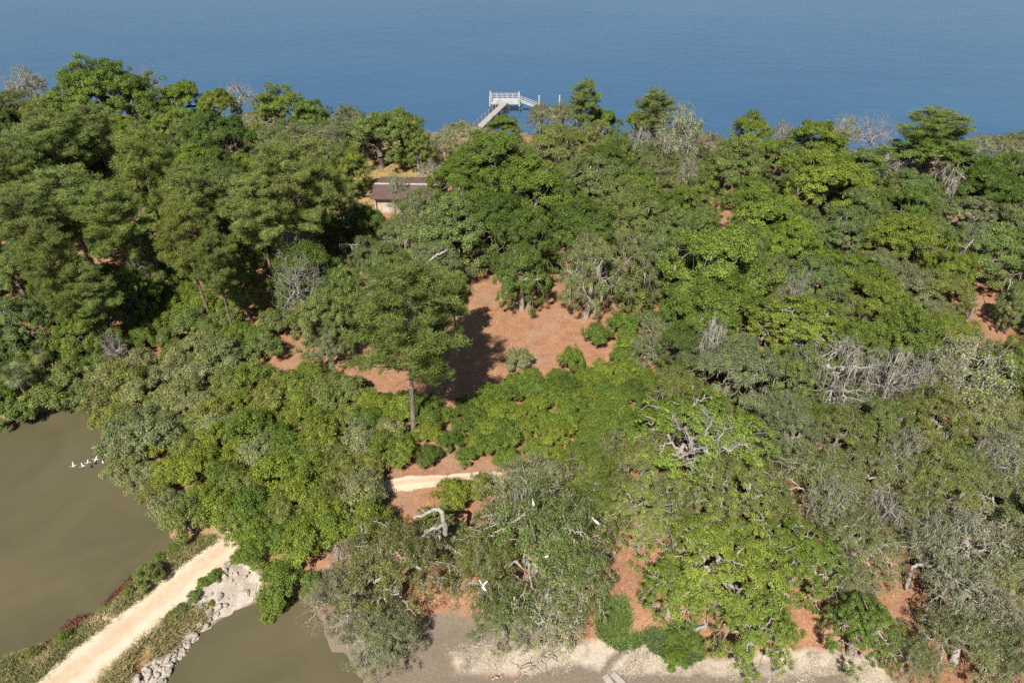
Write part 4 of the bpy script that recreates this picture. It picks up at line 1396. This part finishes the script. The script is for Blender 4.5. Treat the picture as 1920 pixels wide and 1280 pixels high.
def scatter(pp, n, z=1.0, seed=1, clump=0.0, zmin=-9):
    rng = np.random.default_rng(seed)
    P = poly(pp, z)
    lo, hi = P.min(0), P.max(0)
    Q = rng.uniform(lo, hi, (n * 6, 2))
    Q = Q[sdf(P, Q[:, 0], Q[:, 1]) < 0]
    if clump: Q = Q[wob(Q[:, 0], Q[:, 1], 1.6, seed) + rng.normal(0, 0.08, len(Q)) > clump]
    Q = Q[height(Q[:, 0], Q[:, 1]) > zmin]
    return Q[:n]


VERGE_L = [(325, 1015), (420, 1005), (400, 1022), (340, 1062), (290, 1105), (230, 1150), (160, 1205), (95, 1262), (40, 1310), (-60, 1390), (-160, 1380), (0, 1235), (70, 1206), (160, 1160), (250, 1086)]
def stuff(o, label, cat): return tag(o, label, cat, kind='stuff')
stuff(blades('marsh_grass', scatter(VERGE_L, 2600, 1.2, 31, -0.12, 0.62), 0.42, 0.02, (0.20, 0.205, 0.07), rngs=41), 'olive marsh grass on the pond side of the sand road', 'grass')
stuff(blades('tan_grass', scatter(VERGE_L, 2400, 1.2, 32, -0.12, 0.60), 0.36, 0.018, (0.42, 0.34, 0.18), rngs=42), 'tan dry grass on the pond side of the sand road', 'grass')
stuff(blades('red_glasswort', scatter([(60, 1215), (110, 1165), (190, 1130), (250, 1080), (265, 1085), (190, 1150), (125, 1205), (90, 1230)], 520, 0.7, 33, -0.2, 0.42), 0.42, 0.03, (0.15, 0.05, 0.04), lean=0.7, rngs=43), 'dark red glasswort along the pond edge of the causeway', 'plants')
VERGE_R = [(345, 1140), (370, 1125), (385, 1150), (340, 1200), (300, 1225), (262, 1262), (215, 1310), (140, 1330), (190, 1275), (250, 1225), (300, 1175)]
stuff(blades('verge_grass', scatter(VERGE_R, 1000, 1.2, 34, -0.05), 0.75, 0.02, (0.34, 0.29, 0.13), lean=0.5, rngs=44), 'tufted olive grass on the right side of the sand road', 'grass')
stuff(blades('path_grass', scatter([(1120, 1130), (1165, 1130), (1205, 1200), (1170, 1215), (1125, 1190)], 700, 1.0, 35, -0.2), 0.7, 0.022, (0.15, 0.21, 0.055), rngs=45), 'fresh green grass left of the pine-straw path', 'grass')
stuff(blades('reed_grass', scatter([(1210, 1185), (1300, 1175), (1320, 1225), (1280, 1245), (1220, 1215)], 700, 0.9, 36, -0.2), 0.8, 0.022, (0.13, 0.185, 0.06), rngs=46), 'green reeds between the mudflat and the gnarled oaks', 'grass')
stuff(blades('dry_mudflat_grass', np.vstack([scatter([(835, 1215), (960, 1195), (1080, 1205), (1110, 1240), (980, 1262), (860, 1262)], 900, 0.7, 37, -0.1), scatter([(1150, 1215), (1330, 1235), (1600, 1225), (1680, 1280), (1150, 1262)], 1400, 0.7, 38, -0.05)]), 0.2, 0.012, (0.50, 0.43, 0.33), lean=1.1, up=0.45, rngs=47, spread=0.25), 'bleached dry grass lying on the mudflat', 'grass')
stuff(blades('lawn_grass', scatter([(640, 300), (850, 285), (850, 345), (700, 400), (640, 400)], 1500, 1.3, 39, -0.2), 0.35, 0.03, (0.34, 0.26, 0.11), rngs=48, spread=0.4), 'sparse tan grass around the house', 'grass')


def litter():
    rng = np.random.default_rng(77)
    Q = np.vstack([scatter([(540, 740), (540, 640), (700, 600), (860, 500), (1020, 430), (1160, 430), (1260, 520), (1240, 660), (960, 760), (700, 790)], 14000, 1.3, 51),
                   scatter([(1660, 500), (1940, 500), (1940, 680), (1660, 660)], 3500, 1.3, 52), scatter([(1150, 1000), (1720, 960), (1920, 960), (1920, 1200), (1150, 1200)], 9000, 1.3, 53),
                   scatter([(690, 870), (1000, 860), (1000, 940), (690, 940)], 1200, 1.3, 54)])
    n = len(Q)
    P = np.stack([Q[:, 0], Q[:, 1], height(Q[:, 0], Q[:, 1]) + 0.05], 1)
    nr = unit(rng.normal(0, 0.5, (n, 3)) + np.array([0, 0, 1]))
    t = unit(np.cross(nr, rng.normal(0, 1, (n, 3))))
    b = np.cross(nr, t)
    L = rng.uniform(0.035, 0.10, n)[:, None]
    V = np.stack([P - t * L, P + b * L * 0.5, P + t * L, P - b * L * 0.5], 1).reshape(-1, 3)
    o = obj('leaf_litter', mk_mesh('leaf_litter', V, np.arange(n * 4).reshape(n, 4), M_BLADE, {'leaf_random': ('FACE', rng.random(n))}), None, (0.36, 0.22, 0.135))
    stuff(o, 'fallen oak leaves scattered over the pine straw', 'leaf litter')


litter()

# ------------------------------------------------------------------ rubble bank
def rubble():
    rng = np.random.default_rng(61)
    P = poly([(425, 1062), (468, 1075), (484, 1100), (455, 1128), (405, 1158), (365, 1190), (325, 1232), (285, 1290), (235, 1300), (262, 1262), (305, 1210), (350, 1150), (385, 1110)], 0.95)
    lo, hi = P.min(0), P.max(0)
    st = 0.22
    xs, ys = np.arange(lo[0], hi[0], st), np.arange(lo[1], hi[1], st)
    X, Y = np.meshgrid(xs, ys)
    s = sdf(P, X, Y) + 0.35 * wob(X, Y, 3, 5)
    Z = height(X, Y) + 0.10 * np.clip(-s / 0.5, -1, 1) + 0.07 * wob(X, Y, 4.5, 8) + rng.normal(0, 0.025, X.shape)
    id_ = -np.ones(X.shape, int)
    keep = s < 0.25
    id_[keep] = np.arange(keep.sum())
    V = np.stack([X[keep], Y[keep], Z[keep]], 1)
    F = []
    for j in range(X.shape[0] - 1):
        for i in range(X.shape[1] - 1):
            q = [id_[j, i], id_[j, i + 1], id_[j + 1, i + 1], id_[j + 1, i]]
            if min(q) >= 0: F.append(q)
    t = NT('pale_rubble')
    p = t.pos()
    n1, n2 = t.noise(1.4, 5, 0.7, p), t.noise(7, 4, 0.8, p)
    c = t.ramp(n1, [(0.3, (0.34, 0.28, 0.22)), (0.55, (0.45, 0.39, 0.32)), (0.75, (0.54, 0.49, 0.42))])
    t.color(t.mix(t.ramp(n2, [(0.42, 0.7), (0.55, 0.0)]), c, (0.30, 0.25, 0.19)))
    t.set(Roughness=0.95)
    t.bump(n2, 0.6, 0.06)
    bank = tag(obj('rubble_bank', mk_mesh('rubble_bank', V, np.array(F), t.m, smooth=True)), kind='structure')
    M_ST = simple('pale_stone', (0.27, 0.23, 0.185), (0.47, 0.42, 0.35), 4, 0.95, 0.3)
    protos = []
    for k in range(6):
        m = MB()
        vs = []
        a, b, c2 = 0.5 * rng.uniform(0.8, 1.2), 0.38 * rng.uniform(0.7, 1.2), 0.2 * rng.uniform(0.8, 1.4)
        for z, sc in ((-c2, 0.8), (c2 * 0.1, 1.0), (c2, 0.72)):
            for q in range(7):
                th = q / 7 * 6.283 + rng.normal(0, 0.13)
                vs.append((a * sc * math.cos(th) * rng.uniform(0.82, 1.12), b * sc * math.sin(th) * rng.uniform(0.82, 1.12), z + rng.normal(0, 0.03)))
        f = [[r * 7 + q, r * 7 + (q + 1) % 7, (r + 1) * 7 + (q + 1) % 7, (r + 1) * 7 + q] for r in (0, 1) for q in range(7)]
        f += [list(range(6, -1, -1)), list(range(14, 21))]
        m.add(vs, f)
        protos.append(mk_mesh('stone', m.v, m.f, M_ST))
    Q = np.vstack([scatter([(345, 1195), (370, 1185), (330, 1235), (290, 1295), (235, 1300), (270, 1250), (310, 1205)], 120, 0.95, 62),
                   scatter([(425, 1065), (468, 1078), (480, 1100), (450, 1125), (405, 1150), (360, 1190), (340, 1180), (390, 1115)], 45, 0.95, 63)])
    for q in Q:
        s_ = rng.uniform(0.25, 1.0) ** 1.8 * 0.7 + 0.08
        obj('stone', protos[rng.integers(6)], bank, loc=(q[0], q[1], hz(q[0], q[1]) + 0.10 + 0.07 * s_), rot=(rng.normal(0, 0.3), rng.normal(0, 0.3), rng.uniform(0, 6.28)), scale=(s_, s_, s_))


rubble()

# ------------------------------------------------------------------ low plants on the causeway
for i, (px, py, r, c, lab) in enumerate([
        (405, 1086, 0.9, 'gr', 'creeping green mat at the road end above the rubble'), (385, 1098, 0.8, 'gr', 'creeping green mat beside the rubble, second from the road end'),
        (366, 1122, 0.8, 'gg', 'rounded green weed at the top of the white rubble'), (396, 1128, 0.45, 'br', 'small weed growing alone on the white rubble'),
        (342, 1146, 0.8, 'gg', 'green weed between sand road and rubble, left of the rounded one'), (322, 1160, 0.7, 'ol', 'olive weed at the right road edge nearest the tufted grass'),
        (120, 1200, 0.9, 'br', 'bright green weed beside the red glasswort'), (60, 1232, 0.9, 'ol', 'olive bush on the verge beneath the red glasswort'),
        (300, 1052, 1.0, 'gg', 'dull green bush on the verge behind the feathery bush'), (240, 1112, 0.8, 'ol', 'olive clump on the verge in front of the feathery bush'),
        (195, 1140, 0.7, 'ol', 'olive clump halfway along the pond verge'), (330, 1030, 1.0, 'gr', 'green bush where the verge meets the myrtles')]):
    p = at(px, py, 1.2)[0]
    place('S', p[0], p[1], r * 0.8, r * 0.6 + 0.15, c, lab, 'causeway weeds', var=i)

# ------------------------------------------------------------------ dead limbs and driftwood
M_WOOD = simple('bleached_wood', (0.20, 0.175, 0.145), (0.44, 0.40, 0.35), 2.5, 0.95, 0.5)


def limb_thing(name, label, cat, lines, seed=1, moss=0, twigs=3, group=None):
    """lines: list of ([(px, py, z), ...], r0, r1); first point of the first line is the base"""
    rng = np.random.default_rng(seed)
    b = at(lines[0][0][0][0], lines[0][0][0][1], lines[0][0][0][2])[0]
    root = empty(name, tuple(b))
    tag(root, label, cat, group)
    S = Skel(rng)
    for k, (pts, r0, r1) in enumerate(lines):
        W = np.array([at(*p)[0] for p in pts]) - b
        W = spline(W, 5) if len(W) > 2 else np.linspace(W[0], W[1], 6)
        W[1:-1] += rng.normal(0, 0.06, W[1:-1].shape)
        S.tube(W, np.linspace(r0, r1, len(W)), 7)
        S.segs.append((W, 0.1))
        for _ in range(twigs * len(pts)):
            i = rng.integers(1, len(W))
            d = unit(rng.normal(0, 1, 3) + np.array([0, 0, 0.4]))
            l = rng.uniform(0.4, 1.3)
            S.limb(W[i], d, W[i] + d * l + rng.normal(0, 0.2, 3), max(r1 * 0.6, 0.022), 0.012, 0.08, 3, 4)
    obj('limb', S.mesh(name + '_limb', M_WOOD), root)
    if moss:
        q = obj('moss', moss_mesh(name + '_moss', rng, S.segs[:len(lines)], moss, 0.8), root, MOSSC)
        q['kind'] = 'stuff'
    return root


limb_thing('snag', 'curved dead snag hung with moss left of the large thin oak', 'snag',
           [([(838, 1022, 1.5), (830, 1008, 4), (800, 1000, 6.5)], 0.24, 0.16), ([(836, 1000, 5), (832, 970, 7), (822, 955, 7.6), (800, 962, 7.2), (775, 972, 6.8)], 0.22, 0.08),
            ([(832, 985, 6.2), (806, 994, 6.4), (790, 1008, 6), (775, 1012, 5.6)], 0.16, 0.06)], 3, 160, 2)
limb_thing('fallen_limb', 'long grey limb stretched below the large thin oak', 'branch', [([(970, 1080, 3.2), (945, 1088, 3.2), (918, 1100, 3.0)], 0.16, 0.07)], 4, 0, 2)
limb_thing('drooping_branch', 'forked pale branch drooping down to the mudflat', 'branch',
           [([(1026, 1112, 4.2), (1045, 1150, 3.2), (1052, 1165, 2.6), (1072, 1190, 1.2)], 0.17, 0.06), ([(1026, 1112, 4.2), (1012, 1130, 3.6), (1004, 1145, 3)], 0.12, 0.05), ([(1050, 1155, 2.8), (1025, 1158, 2.4), (1012, 1180, 1.4)], 0.08, 0.03)], 5, 0, 3)
limb_thing('driftwood', 'bare branch lying on the grey mud at the bottom', 'driftwood',
           [([(1020, 1225, 0.9), (1005, 1250, 0.75), (985, 1262, 0.72), (965, 1278, 0.7)], 0.09, 0.03), ([(1005, 1250, 0.75), (990, 1246, 0.9), (968, 1250, 0.75)], 0.05, 0.02), ([(1015, 1235, 0.85), (1035, 1228, 0.95), (1045, 1240, 0.75)], 0.05, 0.02)], 6, 0, 2)
limb_thing('driftwood', 'small bleached stick pile on the mud near the bottom edge', 'driftwood', [([(922, 1272, 0.72), (933, 1268, 0.8), (944, 1263, 0.75)], 0.07, 0.04), ([(926, 1268, 0.72), (942, 1270, 0.78)], 0.05, 0.03)], 7, 0, 0)
limb_thing('arching_limb', 'white arching limb over brown ground at lower right', 'branch',
           [([(1768, 1118, 1.5), (1770, 1095, 3.6), (1785, 1087, 4.4), (1812, 1087, 4.4), (1820, 1100, 3.6), (1802, 1112, 2.6)], 0.18, 0.09), ([(1812, 1088, 4.4), (1800, 1120, 2.6), (1790, 1138, 1.6)], 0.1, 0.05)], 8, 0, 3)
limb_thing('arching_limb', 'long white limb bending left above the brown patch', 'branch', [([(1700, 1105, 1.5), (1712, 1065, 3.2), (1735, 1058, 3.6), (1760, 1064, 3.4)], 0.15, 0.06)], 9, 0, 3)
limb_thing('curled_branch', 'curled silver branches left of the dark hollow at lower right', 'branch',
           [([(1800, 1030, 2), (1802, 1000, 4), (1790, 995, 4.4), (1765, 1012, 4)], 0.15, 0.05), ([(1803, 1000, 4), (1825, 1030, 4), (1848, 1050, 3.4)], 0.1, 0.04), ([(1800, 1010, 3.4), (1780, 1030, 3.6), (1760, 1020, 3.4)], 0.08, 0.03)], 10, 0, 5)
limb_thing('curled_branch', 'hooked silver branch in the dark hollow near the right edge', 'branch', [([(1862, 1024, 2), (1874, 1010, 3.4), (1872, 990, 4), (1888, 982, 4.2), (1880, 975, 4.2)], 0.1, 0.04)], 11, 0, 3)
limb_thing('leaning_trunk', 'thick pinkish leaning trunk under the gnarled yellow-green oak', 'trunk', [([(1327, 998, 1.4), (1326, 965, 3), (1334, 935, 4.6), (1330, 905, 6)], 0.42, 0.22)], 12, 0, 1)
limb_thing('leaning_trunk', 'dark trunk leaning over red ground at the right', 'trunk', [([(1808, 608, 1.4), (1822, 585, 3.5), (1830, 560, 5.5)], 0.24, 0.16)], 13, 0, 1)
limb_thing('leaning_trunk', 'pale double trunk above the red ground at the right', 'trunk', [([(1795, 545, 1.4), (1798, 520, 4.5), (1800, 505, 6)], 0.4, 0.3), ([(1797, 545, 1.4), (1808, 520, 4.5)], 0.3, 0.2)], 14, 0, 1)
limb_thing('forked_branch', 'white forked branch over red ground at the right edge', 'branch', [([(1886, 595, 2), (1872, 565, 4.6), (1890, 548, 5.6), (1915, 535, 6.4)], 0.13, 0.05), ([(1885, 550, 5.4), (1898, 520, 6.8)], 0.07, 0.03)], 15, 0, 2)
limb_thing('forked_branch', 'white forked branch breaking through the grey-green oak crown', 'branch', [([(1800, 478, 7), (1815, 462, 8.5), (1826, 448, 9.2)], 0.13, 0.04), ([(1812, 465, 8.2), (1795, 458, 9)], 0.08, 0.03)], 16, 0, 2)
limb_thing('fallen_log', 'fallen grey log among bright gnarled oaks', 'log', [([(1460, 1106, 2.6), (1492, 1134, 1.7)], 0.2, 0.12)], 17, 0, 0)
limb_thing('fallen_log', 'fallen log at the edge of the pale mudflat', 'log', [([(1288, 1196, 0.9), (1326, 1168, 1.5)], 0.2, 0.12)], 18, 0, 1)
limb_thing('bare_limb', 'long pale limb reaching out of the grey oak left of the clearing', 'branch', [([(800, 492, 7), (820, 478, 8), (838, 468, 8.4)], 0.18, 0.1)], 19, 0, 1)
limb_thing('bare_limb', 'grey limb with moss crossing left of the clearing', 'branch', [([(755, 512, 6), (722, 475, 7), (690, 462, 7), (640, 458, 6.8)], 0.13, 0.04)], 20, 120, 3)
limb_thing('bare_limb', 'twisted white limbs bursting from the gnarled oak top', 'branch',
           [([(1335, 872, 6.5), (1322, 845, 8.2), (1300, 842, 8.8), (1280, 856, 8.6), (1262, 850, 8.6)], 0.13, 0.04), ([(1335, 872, 6.5), (1352, 838, 8.6), (1368, 846, 8.8), (1385, 832, 8.8), (1402, 838, 8.8)], 0.13, 0.03),
            ([(1330, 852, 8), (1322, 815, 9.2), (1334, 792, 9.6), (1318, 768, 9.6)], 0.09, 0.03), ([(1345, 848, 8.3), (1352, 815, 9.4), (1370, 800, 9.4)], 0.08, 0.03), ([(1300, 842, 8.8), (1288, 812, 9.4), (1270, 800, 9.4), (1262, 776, 9.4)], 0.07, 0.025)], 21, 0, 9)


def board(label, a, b, w):
    p, q = at(a[0], a[1], 0.75)[0], at(b[0], b[1], 0.75)[0]
    c = (p + q) / 2
    L = float(np.linalg.norm(q - p))
    m = MB()
    n = 5
    V = []
    for i in range(n):
        t = (i / (n - 1) - 0.5) * L
        e = 0.03 * math.sin(i * 1.7)
        for x, z in ((-w / 2, -0.05), (w / 2, -0.05), (w / 2, 0.05), (-w / 2, 0.05)): V.append((x + e * 0.3, t, z + e))
    F = [[i * 4 + k, i * 4 + (k + 1) % 4, i * 4 + 4 + (k + 1) % 4, i * 4 + 4 + k] for i in range(n - 1) for k in range(4)] + [[3, 2, 1, 0], [n * 4 - 4, n * 4 - 3, n * 4 - 2, n * 4 - 1]]
    o = m.add(V, F).build('weathered_board', M_PLANK)
    o.location = (c[0], c[1], hz(c[0], c[1]) + 0.07)
    o.rotation_euler = (0.03, 0.05, math.atan2(q[1] - p[1], q[0] - p[0]) - math.pi / 2)
    tag(o, label, 'board', 'boards on the mud')


board('left of two weathered boards lying on the mudflat at the bottom edge', (1134, 1264), (1152, 1290), 0.45)
board('right of two weathered boards lying on the mudflat at the bottom edge', (1148, 1260), (1174, 1286), 0.42)

# ------------------------------------------------------------------ birds
M_FEATH = simple('white_feathers', (0.74, 0.70, 0.67), (0.82, 0.79, 0.77), 8, 0.7)
M_PINKF = simple('pinkish_feathers', (0.72, 0.58, 0.54), (0.82, 0.72, 0.69), 6, 0.7)
M_BLACKF = simple('black_feathers', (0.015, 0.015, 0.017), (0.03, 0.03, 0.032), 8, 0.6)
M_BILL = simple('orange_bill', (0.45, 0.16, 0.06), (0.55, 0.24, 0.1), 8, 0.6)


def bird(name, label, p, heading, size, wings, mat, group=None, pitch=0.0, roll=0.0, dark_tips=True, legs_back=True):
    """wings: dihedral angle in radians for spread wings, None for folded"""
    root = empty(name, tuple(p))
    root.rotation_euler = Euler((pitch, roll, heading), 'XYZ')
    root.scale = (size, size, size)
    tag(root, label, 'bird', group)
    V, F = [], []
    prof = [(-0.36, 0.01, 0.008, 0.02), (-0.28, 0.06, 0.03, 0.02), (-0.12, 0.095, 0.085, 0.0), (0.05, 0.105, 0.10, 0.0), (0.18, 0.08, 0.08, 0.02), (0.26, 0.042, 0.042, 0.05), (0.36, 0.03, 0.03, 0.10),
            (0.45, 0.028, 0.03, 0.13), (0.50, 0.042, 0.044, 0.145), (0.55, 0.036, 0.036, 0.14), (0.585, 0.014, 0.014, 0.13), (0.66, 0.011, 0.011, 0.115), (0.74, 0.004, 0.004, 0.085)]
    k = 10
    for y, a, b, z in prof:
        for q in range(k):
            t = q * 6.283 / k
            V.append((a * math.cos(t), y, z + b * math.sin(t)))
    for i in range(len(prof) - 1):
        for q in range(k): F.append([i * k + q, i * k + (q + 1) % k, (i + 1) * k + (q + 1) % k, (i + 1) * k + q])
    F.append(list(range(k))[::-1])
    mats = [0] * len(F)
    for i in range(len(prof) - 4, len(prof) - 1):
        for q in range(k): mats[i * k + q] = 2
    for sgn in (-1, 1):
        st = len(V)
        rows = 7
        for i in range(rows):
            u = i / (rows - 1)
            if wings is None:      # folded along the flank
                y0, x, z = 0.14 - 0.40 * u, sgn * (0.085 + 0.028 * math.sin(u * 3.1)), 0.055 - 0.03 * u
                c = 0.05 * (1 - u * 0.7)
                for dz, dx in ((c, -0.02 * sgn), (0, 0.012 * sgn), (-c, -0.01 * sgn), (-c, -0.03 * sgn), (0, -0.02 * sgn), (c * 0.9, -0.04 * sgn)): V.append((x + dx, y0, z + dz))
            else:
                s = 0.07 + 0.62 * u
                dih = wings * (1 - 0.35 * u)
                x, z = sgn * s * math.cos(dih), 0.05 + s * math.sin(dih)
                ch = 0.24 * (1 - 0.62 * u ** 2)
                le = 0.13 + 0.06 * math.sin(u * 2.6) - 0.16 * u ** 2
                th = 0.018 * (1 - u * 0.8)
                for dy, dz in ((0, 0), (-ch * 0.3, th), (-ch * 0.65, th * 0.8), (-ch, 0), (-ch * 0.65, -th * 0.4), (-ch * 0.3, -th * 0.4)): V.append((x, le + dy, z + dz))
        for i in range(rows - 1):
            for q in range(6):
                F.append([st + i * 6 + q, st + i * 6 + (q + 1) % 6, st + (i + 1) * 6 + (q + 1) % 6, st + (i + 1) * 6 + q])
                mats.append(1 if (dark_tips and (i >= rows - 3 or (wings is not None and q in (2, 3)))) else 0)
        F.append([st + q for q in range(6)]); mats.append(0)
        F.append([st + (rows - 1) * 6 + q for q in range(6)]); mats.append(0)
    me = mk_mesh(name + '_body', V, F, mat, smooth=True)
    me.materials.append(M_BLACKF)
    me.materials.append(M_BILL)
    me.polygons.foreach_set('material_index', np.array(mats, dtype=np.int32))
    obj('body', me, root)
    for sgn in (-1, 1):
        if legs_back: m = MB().tube([(0.03 * sgn, -0.2, -0.03), (0.025 * sgn, -0.42, 0.0), (0.025 * sgn, -0.56, 0.01)], [0.009, 0.007, 0.006], 5)
        else: m = MB().tube([(0.035 * sgn, 0.0, -0.07), (0.035 * sgn, -0.03, -0.24), (0.035 * sgn, 0.01, -0.42)], [0.011, 0.008, 0.007], 5)
        m.build('leg', M_BILL, root)
    return root


FL = [(139, 873, 0.45, 2.2, 0.75, 0.9, 'pinkish white bird with raised wings, leftmost of the flock on the pond'),
      (156.5, 873.5, 0.45, 2.4, 0.7, 0.85, 'pinkish white bird with raised wings, second from left in the pond flock'),
      (165.5, 867, 0.4, 2.0, 0.5, 0.85, 'white bird half lifting its wings, third from left in the pond flock'),
      (180.5, 861, 0.4, 1.7, 0.35, 0.8, 'white bird with shallow spread wings in the middle of the pond flock'),
      (193, 866, 0.02, 0.6, None, 0.8, 'white bird with folded wings, lowest right of the pond flock'),
      (184.5, 853.5, 0.02, 3.6, None, 0.8, 'white bird with folded wings in the centre of the pond flock'),
      (197, 851, 0.02, 0.3, None, 0.75, 'white bird with folded wings hard against the myrtles'),
      (193.5, 846, 0.5, 2.3, 0.8, 0.9, 'pinkish white bird with raised wings, nearest the myrtles'),
      (178, 839, 0.4, 2.0, 0.3, 0.75, 'white bird with spread wings, upper left of the pond flock'),
      (198.5, 834, 0.8, 2.4, 0.6, 0.85, 'white bird with raised wings, uppermost of the pond flock')]
for i, (px, py, dz, hd, wg, sz, lab) in enumerate(FL):
    p = at(px, py, POND_Z + 0.25 + dz)[0]
    if wg is None: p = at(px, py, POND_Z + 0.36)[0]
    bird('wading_bird', lab, p, hd, sz * 0.66, wg, M_PINKF if i % 2 == 0 else M_FEATH, 'flock on the pond', roll=0.15 * (i % 3 - 1), dark_tips=False, legs_back=wg is not None)
bird('white_stork', 'large white bird with black wing edges gliding above the lower centre oak', at(906, 1100, 9.5)[0], 0.6, 0.85, 1.05, M_FEATH, None, roll=0.1, pitch=0.1)
bird('egret', 'white egret perched on top of the oak right of the tangle', at(1118, 978, 8.3)[0], 1.0, 0.75, None, M_FEATH, 'perched egrets', pitch=0.35, dark_tips=False, legs_back=False)
bird('egret', 'white egret perched in the middle of the large thin oak', at(1025, 1043, 8.2)[0], 2.2, 0.62, None, M_FEATH, 'perched egrets', pitch=0.3, dark_tips=False, legs_back=False)
bird('egret', 'small white egret perched at the back of the large thin oak', at(1000, 943, 8.8)[0], 0.2, 0.55, None, M_FEATH, 'perched egrets', pitch=0.4, dark_tips=False, legs_back=False)
